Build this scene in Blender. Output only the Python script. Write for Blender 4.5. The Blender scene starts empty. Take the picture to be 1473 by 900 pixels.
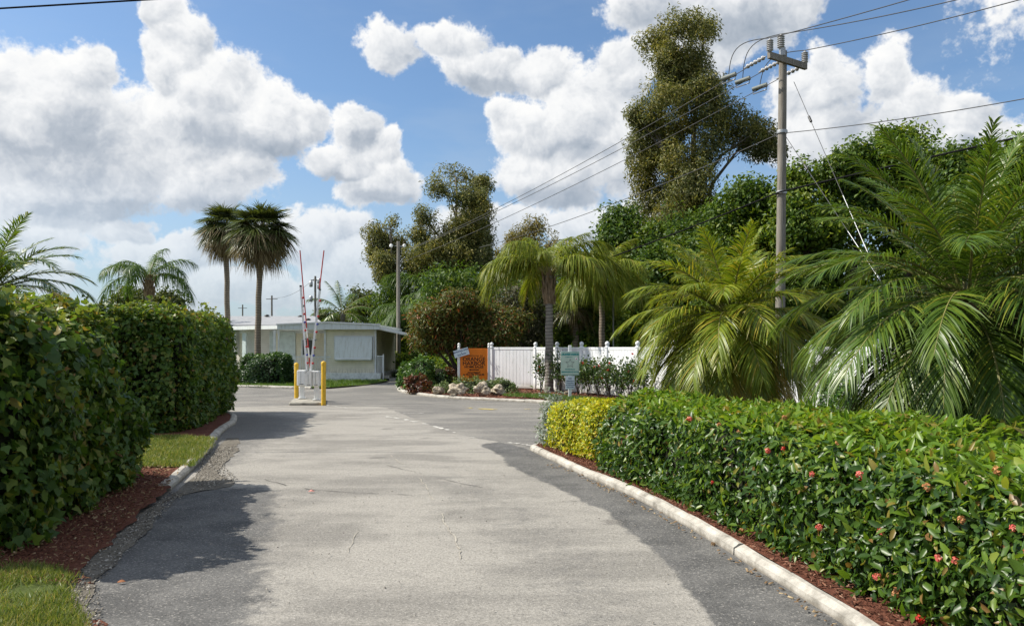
# Recreation of a photograph: driveway into a home park, hedges, palms, gate arms, sign bed.
EXPOSURE = 0.6
CLOUD_S = 0.66
SKYBLUE = (.96, 1.13, 1.26)
import bpy, math, random
import numpy as np
from mathutils import Vector, Matrix
from mathutils.geometry import delaunay_2d_cdt

PI = math.pi
R = math.radians
scene = bpy.context.scene
COL = scene.collection
CAM_H = 1.7
F = 1150.0          # focal length in pixels of the 1473 px wide photograph


def P(px, py, d):
    """World point seen at pixel (px, py) at depth d metres (camera looks level along +Y)."""
    return Vector(((px - 736.5) / F * d, d, CAM_H - (py - 500.0) / F * d))


def G(px, py, z=0.0):
    """World point on the ground (height z) seen at pixel."""
    d = (CAM_H - z) * F / (py - 500.0)
    return Vector(((px - 736.5) / F * d, d, z))


# ------------------------------------------------------------------ objects
def tag(o, label=None, cat=None, group=None, kind=None):
    if label: o['label'] = label
    if cat: o['category'] = cat
    if group: o['group'] = group
    if kind: o['kind'] = kind
    return o


def empty(name, loc=(0, 0, 0), rz=0.0, label=None, cat=None, group=None):
    o = bpy.data.objects.new(name, None)
    o.empty_display_size = 0.2
    COL.objects.link(o)
    o.location = loc
    o.rotation_euler = (0, 0, rz)
    return tag(o, label, cat, group)


def link_mesh(name, me, parent=None, loc=None, rz=None):
    o = bpy.data.objects.new(name, me)
    COL.objects.link(o)
    if parent is not None: o.parent = parent
    if loc is not None: o.location = loc
    if rz is not None: o.rotation_euler = (0, 0, rz)
    return o


def mesh_np(name, V, loops, totals, mat, smooth=False, matidx=None):
    """Fast mesh from numpy arrays."""
    V = np.asarray(V, dtype=np.float32)
    loops = np.asarray(loops, dtype=np.int32).ravel()
    totals = np.asarray(totals, dtype=np.int32).ravel()
    me = bpy.data.meshes.new(name)
    me.vertices.add(len(V))
    me.vertices.foreach_set('co', V.ravel())
    me.loops.add(len(loops))
    me.loops.foreach_set('vertex_index', loops)
    me.polygons.add(len(totals))
    starts = np.concatenate(([0], np.cumsum(totals)[:-1])).astype(np.int32)
    me.polygons.foreach_set('loop_start', starts)
    me.polygons.foreach_set('loop_total', totals)
    if smooth:
        me.polygons.foreach_set('use_smooth', np.ones(len(totals), dtype=bool))
    for m in (mat if isinstance(mat, (list, tuple)) else [mat]):
        me.materials.append(m)
    if matidx is not None:
        me.polygons.foreach_set('material_index', np.asarray(matidx, dtype=np.int32))
    me.update(calc_edges=True)
    me.validate()
    return me


class MB:
    """Collects simple solids into one mesh."""
    def __init__(self):
        self.v, self.f, self.s = [], [], []

    def add(self, vs, fs, smooth=False):
        o = len(self.v)
        self.v += [tuple(p) for p in vs]
        self.f += [tuple(i + o for i in f) for f in fs]
        self.s += [smooth] * len(fs)

    def box(self, c, s, rz=0.0, bev=0.0, M=None):
        """Box with centre c and full size s, turned by rz; small chamfer bev on the vertical edges and the top."""
        hx, hy, hz = s[0] / 2, s[1] / 2, s[2] / 2
        if bev <= 0:
            vs = [(sx * hx, sy * hy, sz * hz) for sz in (-1, 1) for sy in (-1, 1) for sx in (-1, 1)]
            fs = [(0, 2, 3, 1), (4, 5, 7, 6), (0, 1, 5, 4), (2, 6, 7, 3), (0, 4, 6, 2), (1, 3, 7, 5)]
        else:
            b = min(bev, hx * .9, hy * .9, hz * .9)
            ring = lambda x, y, z, bb: [(x - bb, -y, z), (x, -y + bb, z), (x, y - bb, z), (x - bb, y, z),
                                        (-x + bb, y, z), (-x, y - bb, z), (-x, -y + bb, z), (-x + bb, -y, z)]
            rs = [ring(hx - b, hy - b, -hz, b * .6), ring(hx, hy, -hz + b, b), ring(hx, hy, hz - b, b), ring(hx - b, hy - b, hz, b * .6)]
            vs = sum(rs, [])
            fs = []
            for k in range(3):
                for i in range(8):
                    j = (i + 1) % 8
                    fs.append((k * 8 + i, k * 8 + j, k * 8 + 8 + j, k * 8 + 8 + i))
            fs.append(tuple(range(7, -1, -1)))
            fs.append(tuple(range(24, 32)))
        if M is None:
            M = Matrix.Translation(Vector(c)) @ Matrix.Rotation(rz, 4, 'Z')
        self.add([M @ Vector(p) for p in vs], fs)

    def tube(self, pts, rad, n=8, cap=True, smooth=True):
        pts = [Vector(p) for p in pts]
        k = len(pts)
        rad = list(rad) if hasattr(rad, '__len__') else [rad] * k
        vs, fs = [], []
        ref = None
        for i, p in enumerate(pts):
            t = (pts[min(i + 1, k - 1)] - pts[max(i - 1, 0)])
            t = t.normalized() if t.length > 1e-9 else Vector((0, 0, 1))
            if ref is None:
                ref = t.cross(Vector((0, 0, 1)) if abs(t.z) < .9 else Vector((1, 0, 0))).normalized()
            else:
                ref = (ref - t * ref.dot(t))
                ref = ref.normalized() if ref.length > 1e-6 else t.orthogonal().normalized()
            b = t.cross(ref)
            for j in range(n):
                a = 2 * PI * j / n
                vs.append(p + (ref * math.cos(a) + b * math.sin(a)) * rad[i])
        for i in range(k - 1):
            for j in range(n):
                j2 = (j + 1) % n
                fs.append((i * n + j, i * n + j2, (i + 1) * n + j2, (i + 1) * n + j))
        self.add(vs, fs, smooth)
        if cap:
            self.add(vs[:n], [tuple(range(n - 1, -1, -1))])
            self.add(vs[-n:], [tuple(range(n))])

    def bar(self, a, b, w, h=None):
        """Rectangular bar from a to b."""
        a, b = Vector(a), Vector(b)
        t = (b - a).normalized()
        s = t.cross(Vector((0, 0, 1)))
        s = s.normalized() if s.length > 1e-4 else Vector((1, 0, 0))
        u = s.cross(t)
        h = h or w
        vs = [q + s * sx * w / 2 + u * sz * h / 2 for q in (a, b) for sz in (-1, 1) for sx in (-1, 1)]
        self.add(vs, [(0, 2, 3, 1), (4, 5, 7, 6), (0, 1, 5, 4), (2, 6, 7, 3), (0, 4, 6, 2), (1, 3, 7, 5)])

    def lathe(self, prof, c=(0, 0, 0), n=14, M=None, smooth=True):
        """prof: list of (radius, z)."""
        M = M or Matrix.Translation(Vector(c))
        vs = [M @ Vector((r * math.cos(2 * PI * j / n), r * math.sin(2 * PI * j / n), z)) for r, z in prof for j in range(n)]
        fs = []
        for i in range(len(prof) - 1):
            for j in range(n):
                j2 = (j + 1) % n
                fs.append((i * n + j, i * n + j2, (i + 1) * n + j2, (i + 1) * n + j))
        self.add(vs, fs, smooth)
        self.add(vs[:n], [tuple(range(n - 1, -1, -1))])
        self.add(vs[-n:], [tuple(range(n))])

    def prism(self, poly, M, t):
        """poly in local XZ (front at y=0) extruded to y=t."""
        k = len(poly)
        vs = [M @ Vector((x, 0, z)) for x, z in poly] + [M @ Vector((x, t, z)) for x, z in poly]
        fs = [tuple(range(k)), tuple(range(2 * k - 1, k - 1, -1))]
        for i in range(k):
            j = (i + 1) % k
            fs.append((j, i, k + i, k + j))
        self.add(vs, fs)

    def slab(self, corners, t):
        """Four or more coplanar corners (top, counter-clockwise from above), thickness t downwards."""
        k = len(corners)
        top = [Vector(c) for c in corners]
        vs = top + [c - Vector((0, 0, t)) for c in top]
        fs = [tuple(range(k)), tuple(range(2 * k - 1, k - 1, -1))]
        for i in range(k):
            j = (i + 1) % k
            fs.append((i, k + i, k + j, j))
        self.add(vs, fs)

    def build(self, name, mat, parent=None, loc=None, rz=None):
        me = bpy.data.meshes.new(name)
        me.from_pydata(self.v, [], self.f)
        me.polygons.foreach_set('use_smooth', self.s)
        for m in (mat if isinstance(mat, (list, tuple)) else [mat]):
            me.materials.append(m)
        me.update()
        return link_mesh(name, me, parent, loc, rz)


def spline(pts, step=0.25, closed=False):
    """Catmull-Rom through 2D/3D points, resampled."""
    pts = [Vector(p) for p in pts]
    n = len(pts)
    out = []
    rng = range(n if closed else n - 1)
    for i in rng:
        p1, p2 = pts[i], pts[(i + 1) % n]
        p0 = pts[(i - 1) % n] if closed or i > 0 else p1 * 2 - p2
        p3 = pts[(i + 2) % n] if closed or i + 2 < n else p2 * 2 - p1
        m = max(1, int((p2 - p1).length / step))
        for k in range(m):
            t = k / m
            out.append(0.5 * ((2 * p1) + (p2 - p0) * t + (2 * p0 - 5 * p1 + 4 * p2 - p3) * t * t + (3 * p1 - p0 - 3 * p2 + p3) * t ** 3))
    if not closed:
        out.append(pts[-1])
    return out


def snoise(Q, seed=0, freq=1.0, n=7):
    """Cheap smooth numpy noise in about [-1, 1]."""
    r = np.random.RandomState(seed)
    out = np.zeros(len(Q))
    for i in range(n):
        k = r.normal(size=3) * freq * (0.7 + 0.9 * i / n)
        out += np.sin(Q @ k + r.uniform(0, 6.28))
    return out / (n ** .5 * 1.2)


def unit(A):
    return A / (np.linalg.norm(A, axis=1, keepdims=True) + 1e-9)


def scatter(tv, tf, pos, X, Y, Z, scale):
    """Replicate a template (tv verts, tf faces) at pos with axes X, Y, Z (N,3) and scale (N,3)."""
    tv = np.asarray(tv, dtype=np.float32)
    N, k = len(pos), len(tv)
    V = (pos[:, None, :] + tv[None, :, 0:1] * (X * scale[:, 0:1])[:, None, :]
         + tv[None, :, 1:2] * (Y * scale[:, 1:2])[:, None, :]
         + tv[None, :, 2:3] * (Z * scale[:, 2:3])[:, None, :]).reshape(-1, 3)
    flat = np.array([i for f in tf for i in f], dtype=np.int32)
    tot = np.array([len(f) for f in tf], dtype=np.int32)
    loops = (np.arange(N, dtype=np.int32)[:, None] * k + flat[None, :]).ravel()
    return V, loops, np.tile(tot, N)


def merge(parts):
    Vs, Ls, Ts, o = [], [], [], 0
    for V, L, T in parts:
        Vs.append(V); Ls.append(np.asarray(L) + o); Ts.append(T); o += len(V)
    return np.concatenate(Vs), np.concatenate(Ls), np.concatenate(Ts)


LEAF_FINE = ([(0, 0, 0), (.35, 0, -.10), (.7, 0, -.12), (1, 0, -.28), (.28, .46, .04), (.66, .40, -.02), (.28, -.46, .04), (.66, -.40, -.02)],
             [(0, 4, 1), (4, 5, 2, 1), (5, 3, 2), (0, 1, 6), (6, 1, 2, 7), (7, 2, 3)])
LEAF_LOBED = ([(0, 0, 0), (.4, 0, -.06), (1, 0, -.25), (.05, .42, .02), (.42, .56, -.02), (.5, .3, 0), (.05, -.42, .02), (.42, -.56, -.02), (.5, -.3, 0)],
              [(0, 3, 4, 1), (1, 4, 5), (1, 5, 2), (0, 1, 7, 6), (1, 8, 7), (1, 2, 8)])
LEAF_QUAD = ([(0, 0, 0), (.45, .5, .12), (1, 0, -.1), (.45, -.5, .12)], [(0, 1, 2), (0, 2, 3)])


def leaf_axes(N, rng, droop=0.3, jitter=0.6):
    """Leaf frames from outward vectors N: Z = blade normal, X = tip direction."""
    n = len(N)
    Z = unit(N + rng.normal(size=(n, 3)) * jitter)
    X = rng.normal(size=(n, 3)) + N * .5
    X[:, 2] -= droop * 2
    X = X - Z * np.sum(X * Z, axis=1, keepdims=True)
    X = unit(X)
    Y = np.cross(Z, X)
    return X, Y, Z


# ------------------------------------------------------------------ materials
def new_mat(name):
    m = bpy.data.materials.new(name)
    m.use_nodes = True
    nt = m.node_tree
    nt.nodes.clear()
    return m, nt


class NT:
    """Tiny node-graph helper."""
    def __init__(self, nt):
        self.nt = nt

    def n(self, typ, **kw):
        nd = self.nt.nodes.new(typ)
        for k, v in kw.items():
            if k.startswith('i_'):
                key = k[2:]
                key = int(key) if key.isdigit() else key.replace('_', ' ')
                s = nd.inputs[key]
                self.set(s, v)
            else:
                setattr(nd, k, v)
        return nd

    def set(self, s, v):
        if isinstance(v, bpy.types.NodeSocket):
            self.nt.links.new(v, s)
        elif isinstance(v, (tuple, list)) and len(v) == 3 and s.type == 'RGBA':
            s.default_value = (*v, 1)
        else:
            s.default_value = v

    def math(self, op, a, b=None, c=None, clamp=False):
        nd = self.nt.nodes.new('ShaderNodeMath')
        nd.operation = op
        nd.use_clamp = clamp
        self.set(nd.inputs[0], a)
        if b is not None: self.set(nd.inputs[1], b)
        if c is not None: self.set(nd.inputs[2], c)
        return nd.outputs[0]

    def vmath(self, op, a, b=None, c=None):
        nd = self.nt.nodes.new('ShaderNodeVectorMath')
        nd.operation = op
        self.set(nd.inputs[0], a)
        if b is not None: self.set(nd.inputs[1], b)
        if c is not None: self.set(nd.inputs[2], c)
        return nd.outputs['Value'] if op in ('LENGTH', 'DOT_PRODUCT', 'DISTANCE') else nd.outputs[0]

    def mix(self, fac, a, b, blend='MIX'):
        nd = self.nt.nodes.new('ShaderNodeMix')
        nd.data_type = 'RGBA'
        nd.blend_type = blend
        self.set(nd.inputs[0], fac)
        self.set(nd.inputs[6], a)
        self.set(nd.inputs[7], b)
        return nd.outputs[2]

    def ramp(self, fac, stops, interp='LINEAR'):
        nd = self.nt.nodes.new('ShaderNodeValToRGB')
        nd.color_ramp.interpolation = interp
        el = nd.color_ramp.elements
        while len(el) < len(stops): el.new(0.5)
        for e, (p, c) in zip(el, stops):
            e.position = p
            e.color = (*c, 1) if len(c) == 3 else c
        self.set(nd.inputs[0], fac)
        return nd.outputs[0]

    def maprange(self, v, a, b, c=0.0, d=1.0, smooth=True):
        nd = self.nt.nodes.new('ShaderNodeMapRange')
        nd.interpolation_type = 'SMOOTHSTEP' if smooth else 'LINEAR'
        self.set(nd.inputs[0], v)
        for i, x in zip((1, 2, 3, 4), (a, b, c, d)): self.set(nd.inputs[i], x)
        return nd.outputs[0]

    def noise(self, vec, scale, detail=4, rough=.55, dist=0.0):
        nd = self.nt.nodes.new('ShaderNodeTexNoise')
        self.set(nd.inputs['Vector'], vec)
        nd.inputs['Scale'].default_value = scale
        nd.inputs['Detail'].default_value = detail
        nd.inputs['Roughness'].default_value = rough
        nd.inputs['Distortion'].default_value = dist
        return nd.outputs[0]

    def pos(self):
        return self.nt.nodes.new('ShaderNodeNewGeometry').outputs['Position']

    def obj(self):
        return self.nt.nodes.new('ShaderNodeTexCoord').outputs['Object']

    def island(self):
        return self.nt.nodes.new('ShaderNodeNewGeometry').outputs['Random Per Island']

    def scaled(self, v, s):
        return self.vmath('MULTIPLY', v, s)

    def bump(self, h, strength=.3, dist=.01):
        nd = self.nt.nodes.new('ShaderNodeBump')
        nd.inputs['Strength'].default_value = strength
        nd.inputs['Distance'].default_value = dist
        self.set(nd.inputs['Height'], h)
        return nd.outputs[0]

    def finish(self, color, rough=.6, spec=.5, normal=None, metal=0.0, transl=0.0, tcolor=None):
        b = self.nt.nodes.new('ShaderNodeBsdfPrincipled')
        self.set(b.inputs['Base Color'], color)
        self.set(b.inputs['Roughness'], rough)
        b.inputs['Specular IOR Level'].default_value = spec
        b.inputs['Metallic'].default_value = metal
        if normal is not None: self.nt.links.new(normal, b.inputs['Normal'])
        sh = b.outputs[0]
        if transl > 0:
            t = self.nt.nodes.new('ShaderNodeBsdfTranslucent')
            self.set(t.inputs[0], tcolor if tcolor is not None else color)
            mx = self.nt.nodes.new('ShaderNodeMixShader')
            mx.inputs[0].default_value = transl
            self.nt.links.new(sh, mx.inputs[1])
            self.nt.links.new(t.outputs[0], mx.inputs[2])
            sh = mx.outputs[0]
        out = self.nt.nodes.new('ShaderNodeOutputMaterial')
        self.nt.links.new(sh, out.inputs[0])


MATS = {}


def plain(name, c, rough=.6, spec=.5, metal=0.0, var=.12, scale=8.0, bump=0.0):
    """Paint-like material with slight weathering noise."""
    if name in MATS: return MATS[name]
    m, nt = new_mat(name)
    g = NT(nt)
    p = g.obj()
    n1 = g.noise(p, scale, 5, .6)
    f = g.maprange(n1, .35, .75)
    lo = tuple(x * (1 - var * 1.6) for x in c)
    hi = tuple(min(1, x * (1 + var * .5)) for x in c)
    col = g.mix(f, hi, lo)
    nb = g.bump(g.noise(p, scale * 5, 4), bump, .01) if bump else None
    g.finish(col, rough, spec, nb, metal)
    MATS[name] = m
    return m


def leafmat(name, stops, rough=.42, spec=.5, transl=.28, tboost=1.5, clump=.0):
    """Leaf colours vary leaf by leaf (random per island)."""
    m, nt = new_mat(name)
    g = NT(nt)
    col = g.ramp(g.island(), stops)
    if clump:
        n1 = g.noise(g.pos(), clump, 2)
        col = g.mix(g.maprange(n1, .38, .66), col, g.mix(1.0, col, (1.25, 1.12, .75), 'MULTIPLY'))
    tc = g.mix(1.0, col, (tboost * 1.15, tboost * 1.1, tboost * .55), 'MULTIPLY')
    g.finish(col, rough, spec, None, 0, transl, tc)
    MATS[name] = m
    return m
# ------------------------------------------------------------------ camera, sun, sky
cam_d = bpy.data.cameras.new('camera')
cam_d.sensor_width = 36.0
cam_d.lens = 36.0 * F / 1473.0
cam_d.shift_y = 50.0 / 1473.0
cam_d.clip_start = 0.1
cam_d.clip_end = 6000
cam = bpy.data.objects.new('camera', cam_d)
COL.objects.link(cam)
cam.location = (0, 0, CAM_H)
cam.rotation_euler = (R(90), 0, 0)
scene.camera = cam

SUN_EL, SUN_AZ = R(45.5), R(-86.0)      # azimuth measured from +Y towards +X
sv = Vector((math.sin(SUN_AZ) * math.cos(SUN_EL), math.cos(SUN_AZ) * math.cos(SUN_EL), math.sin(SUN_EL)))
sun_d = bpy.data.lights.new('sun', 'SUN')
sun_d.energy = 4.2
sun_d.angle = R(0.53)
sun_d.color = (1.0, 0.94, 0.84)
sun = bpy.data.objects.new('sun', sun_d)
COL.objects.link(sun)
sun.rotation_euler = sv.to_track_quat('Z', 'Y').to_euler()
sun.location = (-20, 10, 30)

scene.view_settings.view_transform = 'Standard'
scene.view_settings.look = 'None'
scene.view_settings.gamma = 1.0
scene.view_settings.exposure = EXPOSURE
scene.render.engine = 'CYCLES'
cy = scene.cycles
cy.max_bounces = 6
cy.diffuse_bounces = 3
cy.glossy_bounces = 2
cy.transmission_bounces = 3
cy.transparent_max_bounces = 4
cy.caustics_reflective = False
cy.caustics_refractive = False
cy.sample_clamp_indirect = 4.0
cy.use_denoising = True
cy.denoiser = 'OPENIMAGEDENOISE'

world = bpy.data.worlds.new('World')
scene.world = world
world.use_nodes = True
wnt = world.node_tree
wnt.nodes.clear()
world.cycles.sampling_method = 'NONE'
g = NT(wnt)
sky = wnt.nodes.new('ShaderNodeTexSky')
sky.sky_type = 'NISHITA'
sky.sun_disc = False
sky.sun_elevation = SUN_EL
sky.sun_rotation = SUN_AZ
sky.air_density = 1.0
sky.dust_density = 1.2
sky.ozone_density = 1.6
SKY_S = 0.080

gen = wnt.nodes.new('ShaderNodeTexCoord').outputs['Generated']
sep = wnt.nodes.new('ShaderNodeSeparateXYZ')
wnt.links.new(gen, sep.inputs[0])
az = g.math('ARCTAN2', sep.outputs[0], sep.outputs[1])
el = g.math('ARCSINE', sep.outputs[2])
cmb = wnt.nodes.new('ShaderNodeCombineXYZ')
wnt.links.new(az, cmb.inputs[0])
wnt.links.new(el, cmb.inputs[1])
ae = cmb.outputs[0]


def skydir(px, py):
    a = math.atan((px - 736.5) / F)
    return a, math.atan((500 - py) / F * math.cos(a))


# cumulus heaps: centre and half-sizes as seen in the photograph, turned into azimuth / elevation
HEAPS = [(60, 170, 125, 95), (235, 95, 42, 60), (120, 105, 48, 45), (262, 50, 48, 52), (235, 5, 40, 40), (310, 125, 80, 58), (380, 175, 70, 55),
         (250, 205, 150, 85), (80, 265, 140, 80), (300, 260, 100, 50), (440, 172, 28, 30), (20, 110, 50, 40),
         (505, 192, 46, 34), (488, 238, 74, 38), (560, 222, 32, 34), (575, 268, 50, 38), (520, 282, 60, 26),
         (560, 70, 50, 36), (645, 62, 60, 32), (690, 100, 84, 34), (790, 108, 56, 30),
         (770, 190, 78, 55), (850, 160, 75, 70), (800, 250, 105, 55), (890, 215, 60, 70), (905, 100, 45, 45), (730, 170, 40, 30),
         (940, 10, 80, 34), (1040, 20, 130, 50), (1000, 75, 80, 36), (1140, 15, 60, 26),
         (1165, 130, 62, 56), (1175, 200, 80, 46), (1275, 115, 44, 44), (1310, 160, 78, 52), (1400, 158, 52, 28), (1390, 195, 90, 36), (1270, 205, 100, 36),
         (80, 345, 70, 28), (180, 326, 44, 24), (250, 370, 120, 36), (30, 390, 90, 30), (350, 240, 40, 34), (440, 350, 66, 46), (505, 335, 44, 28), (510, 385, 110, 40),
         (850, 330, 70, 34), (700, 330, 90, 38), (330, 420, 150, 30), (960, 320, 90, 50)]
blobs = []
for (px, py, rx, ry) in HEAPS:
    a, e = skydir(px, py)
    c2 = math.cos(a) ** 2
    blobs.append((a, e, rx / F * (.35 + .65 * c2), ry / F * (.45 + .55 * math.cos(a))))
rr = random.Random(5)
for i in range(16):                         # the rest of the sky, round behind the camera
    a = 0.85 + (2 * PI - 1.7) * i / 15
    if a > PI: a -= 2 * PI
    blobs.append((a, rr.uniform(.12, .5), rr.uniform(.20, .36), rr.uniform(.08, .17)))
for i in range(22):                         # unseen bright cloud added overhead and behind to lift the ambient light
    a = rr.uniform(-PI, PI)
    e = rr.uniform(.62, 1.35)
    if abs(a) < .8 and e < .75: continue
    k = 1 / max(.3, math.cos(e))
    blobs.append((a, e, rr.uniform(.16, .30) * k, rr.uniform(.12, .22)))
SHADES = [(150, 195, 75, 30), (60, 235, 120, 34), (310, 195, 80, 26), (400, 215, 60, 22), (230, 300, 150, 22), (520, 212, 40, 14), (470, 268, 60, 16), (690, 120, 90, 16),
          (800, 285, 110, 22), (960, 35, 110, 42), (1060, 40, 90, 34), (1225, 175, 36, 44), (1350, 200, 90, 16), (830, 215, 60, 20), (90, 165, 40, 26), (560, 290, 70, 14)]
shades = []
for (px, py, rx, ry) in SHADES:
    a, e = skydir(px, py)
    shades.append((a, e, rx / F, ry / F))

wn = wnt.nodes.new('ShaderNodeTexNoise')
wn.inputs['Scale'].default_value = 9.0
wn.inputs['Detail'].default_value = 5
wn.inputs['Roughness'].default_value = .6
wnt.links.new(gen, wn.inputs['Vector'])
warp = g.vmath('SUBTRACT', wn.outputs['Color'], (.5, .5, .5))
pw = g.vmath('MULTIPLY_ADD', warp, (.085, .075, 0), ae)


def field(pts, light=None):
    """Distance field of the heaps (0 centre, 1 rim); with light also how far the nearest heap's surface turns to it."""
    d = sh = None
    for (a, e, rx, ry) in pts:
        q = g.vmath('MULTIPLY_ADD', pw, (1 / rx, 1 / ry, 0), (-a / rx, -e / ry, 0))
        l = g.vmath('LENGTH', q)
        s = g.vmath('DOT_PRODUCT', q, light) if light else None
        if d is None: d, sh = l, s
        else:
            if light:
                near = g.maprange(g.math('SUBTRACT', d, l), -.30, .30)
                sh = g.math('ADD', sh, g.math('MULTIPLY', near, g.math('SUBTRACT', s, sh)))
            d = g.math('SMOOTH_MIN', d, l, .20)
    return d, sh


def puff(vec):
    v = wnt.nodes.new('ShaderNodeTexVoronoi')
    v.feature = 'F1'
    v.normalize = True
    v.inputs['Scale'].default_value = 15.0
    v.inputs['Detail'].default_value = 3.0
    v.inputs['Roughness'].default_value = .6
    v.inputs['Lacunarity'].default_value = 2.4
    g.set(v.inputs['Vector'], vec)
    return v.outputs['Distance']


dw = g.vmath('MULTIPLY_ADD', warp, (.06, .06, .06), gen)
p0 = puff(dw)
p1 = puff(g.vmath('ADD', dw, (-.010, .0, .016)))
fine = g.noise(gen, 70, 3, .65)
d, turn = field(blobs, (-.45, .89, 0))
h = g.math('SUBTRACT', .945, d)
h = g.math('ADD', h, g.math('MULTIPLY', g.math('SUBTRACT', .40, p0), .95))
h = g.math('ADD', h, g.math('MULTIPLY', g.math('SUBTRACT', fine, .5), .42))
wisp = g.noise(gen, 24, 5, .68)
h = g.math('ADD', h, g.math('MULTIPLY', g.math('SUBTRACT', wisp, .5), .68))
alpha = g.math('MULTIPLY', g.maprange(h, -.02, 0.26), g.maprange(el, .04, .22, .62, 1.0))
relief = g.math('MULTIPLY', g.math('SUBTRACT', p1, p0), 1.3)
dark = g.maprange(field(shades)[0], .35, 1.25, 1.0, 0.0)
lum = g.math('MULTIPLY_ADD', turn, .36, .62)
lum = g.math('ADD', lum, relief)
lum = g.math('SUBTRACT', lum, g.math('MULTIPLY', dark, .27))
lum = g.math('ADD', lum, g.maprange(h, 0.0, .45, .22, 0.0))
lum = g.math('ADD', lum, g.math('MULTIPLY', g.math('SUBTRACT', fine, .5), .12), clamp=True)
ccol = g.ramp(lum, [(0.0, (.36, .42, .50)), (.3, (.50, .55, .62)), (.55, (.72, .75, .79)), (.8, (.93, .94, .95)), (1.0, (1.0, 1.0, .99))])
# low haze band over the horizon: pale air towards the skyline
low = g.maprange(el, -.02, .30, .62, 0.0)
thin = g.math('MULTIPLY', g.maprange(g.noise(g.vmath('MULTIPLY', gen, (1, 1, 3.2)), 5, 4, .6), .42, .7), g.maprange(el, .02, .35, .55, .10))
veil = g.math('MAXIMUM', low, thin)
blue = g.mix(1.0, sky.outputs[0], (SKY_S * SKYBLUE[0], SKY_S * SKYBLUE[1], SKY_S * SKYBLUE[2]), 'MULTIPLY')
blue = g.mix(veil, blue, tuple(c * CLOUD_S for c in (.52, .62, .74)))
cl = g.mix(1.0, ccol, (CLOUD_S,) * 3, 'MULTIPLY')
cl = g.mix(g.maprange(el, .0, .26, .42, 0.0), cl, tuple(c * CLOUD_S for c in (.60, .66, .74)))
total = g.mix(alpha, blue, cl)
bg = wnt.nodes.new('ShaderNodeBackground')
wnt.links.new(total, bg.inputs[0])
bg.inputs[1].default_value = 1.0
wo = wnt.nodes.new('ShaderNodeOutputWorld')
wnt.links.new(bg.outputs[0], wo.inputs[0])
# ------------------------------------------------------------------ ground materials
def mat_asphalt(name, light, mid, dark, patch, seed, streak=True, thresh=(.42, .62)):
    m, nt = new_mat(name)
    g = NT(nt)
    p = g.vmath('ADD', g.pos(), (seed * 7.3, seed * 3.1, 0))
    big = g.noise(p, .33, 5, .62, .6)
    st = g.noise(g.vmath('MULTIPLY', p, (.35, 1.5, 1)), 1.1, 5, .62, .4)      # worn bands across the lane
    f = g.maprange(g.math('ADD', g.math('MULTIPLY', big, .55), g.math('MULTIPLY', st, .45)), thresh[0], thresh[1])
    c = g.mix(f, light, mid)
    oil = g.maprange(g.noise(g.vmath('MULTIPLY', p, (1.0, 1.7, 1)), 1.4, 6, .7, 1.0), .58, .74)
    c = g.mix(g.math('MULTIPLY', oil, patch), c, dark)
    # aggregate: pale and dark stones
    v = nt.nodes.new('ShaderNodeTexVoronoi')
    v.inputs['Scale'].default_value = 75
    g.set(v.inputs['Vector'], p)
    vs = nt.nodes.new('ShaderNodeSeparateColor')
    nt.links.new(v.outputs['Color'], vs.inputs[0])
    c = g.mix(g.math('MULTIPLY', g.maprange(vs.outputs[0], .80, .97), .45), c, tuple(min(1, x * 1.9) for x in light))
    c = g.mix(g.math('MULTIPLY', g.maprange(vs.outputs[1], .70, .95), .45), c, tuple(x * .45 for x in mid))
    fine = g.noise(p, 55, 4, .75)
    c = g.mix(1.0, c, g.ramp(fine, [(.25, (.70, .70, .70)), (.75, (1.22, 1.22, 1.22))]), 'MULTIPLY')
    # scattered hairline cracks with pale edges
    cr = nt.nodes.new('ShaderNodeTexVoronoi')
    cr.feature = 'DISTANCE_TO_EDGE'
    cr.inputs['Scale'].default_value = .22
    wv = nt.nodes.new('ShaderNodeTexNoise')
    wv.inputs['Scale'].default_value = 1.3
    wv.inputs['Detail'].default_value = 5
    g.set(wv.inputs['Vector'], p)
    g.set(cr.inputs['Vector'], g.vmath('MULTIPLY_ADD', wv.outputs['Color'], (1.6, 1.6, 0), p))
    ck = g.maprange(cr.outputs['Distance'], .0, .006, 1.0, 0.0)
    ck = g.math('MULTIPLY', ck, g.maprange(g.noise(p, .6, 2), .48, .62, 0.0, .6))
    c = g.mix(ck, c, tuple(x * .5 for x in mid))
    nb = g.bump(g.math('ADD', fine, g.math('MULTIPLY', v.outputs['Distance'], .8)), .35, .006)
    g.finish(c, g.maprange(fine, .2, .8, .72, .95), .3, nb)
    MATS[name] = m
    return m


M_ROAD = mat_asphalt('worn_pale_asphalt', (.40, .375, .33), (.235, .225, .205), (.15, .147, .14), .7, 1, thresh=(.46, .64))
M_STREET = mat_asphalt('street_asphalt', (.255, .240, .212), (.150, .144, .132), (.075, .073, .070), .6, 2, thresh=(.38, .58))
M_DARK = mat_asphalt('dark_asphalt', (.115, .117, .120), (.080, .083, .088), (.055, .057, .062), .5, 3)


def mat_earth(name, stops, scale, bumpd=.03, rough=.95):
    m, nt = new_mat(name)
    g = NT(nt)
    p = g.pos()
    a = g.noise(p, scale, 6, .7)
    b = g.noise(p, scale * .07, 3, .5)
    c = g.ramp(g.math('ADD', g.math('MULTIPLY', a, .7), g.math('MULTIPLY', b, .3)), stops)
    nb = g.bump(a, .7, bumpd)
    g.finish(c, rough, .2, nb)
    MATS[name] = m
    return m


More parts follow.
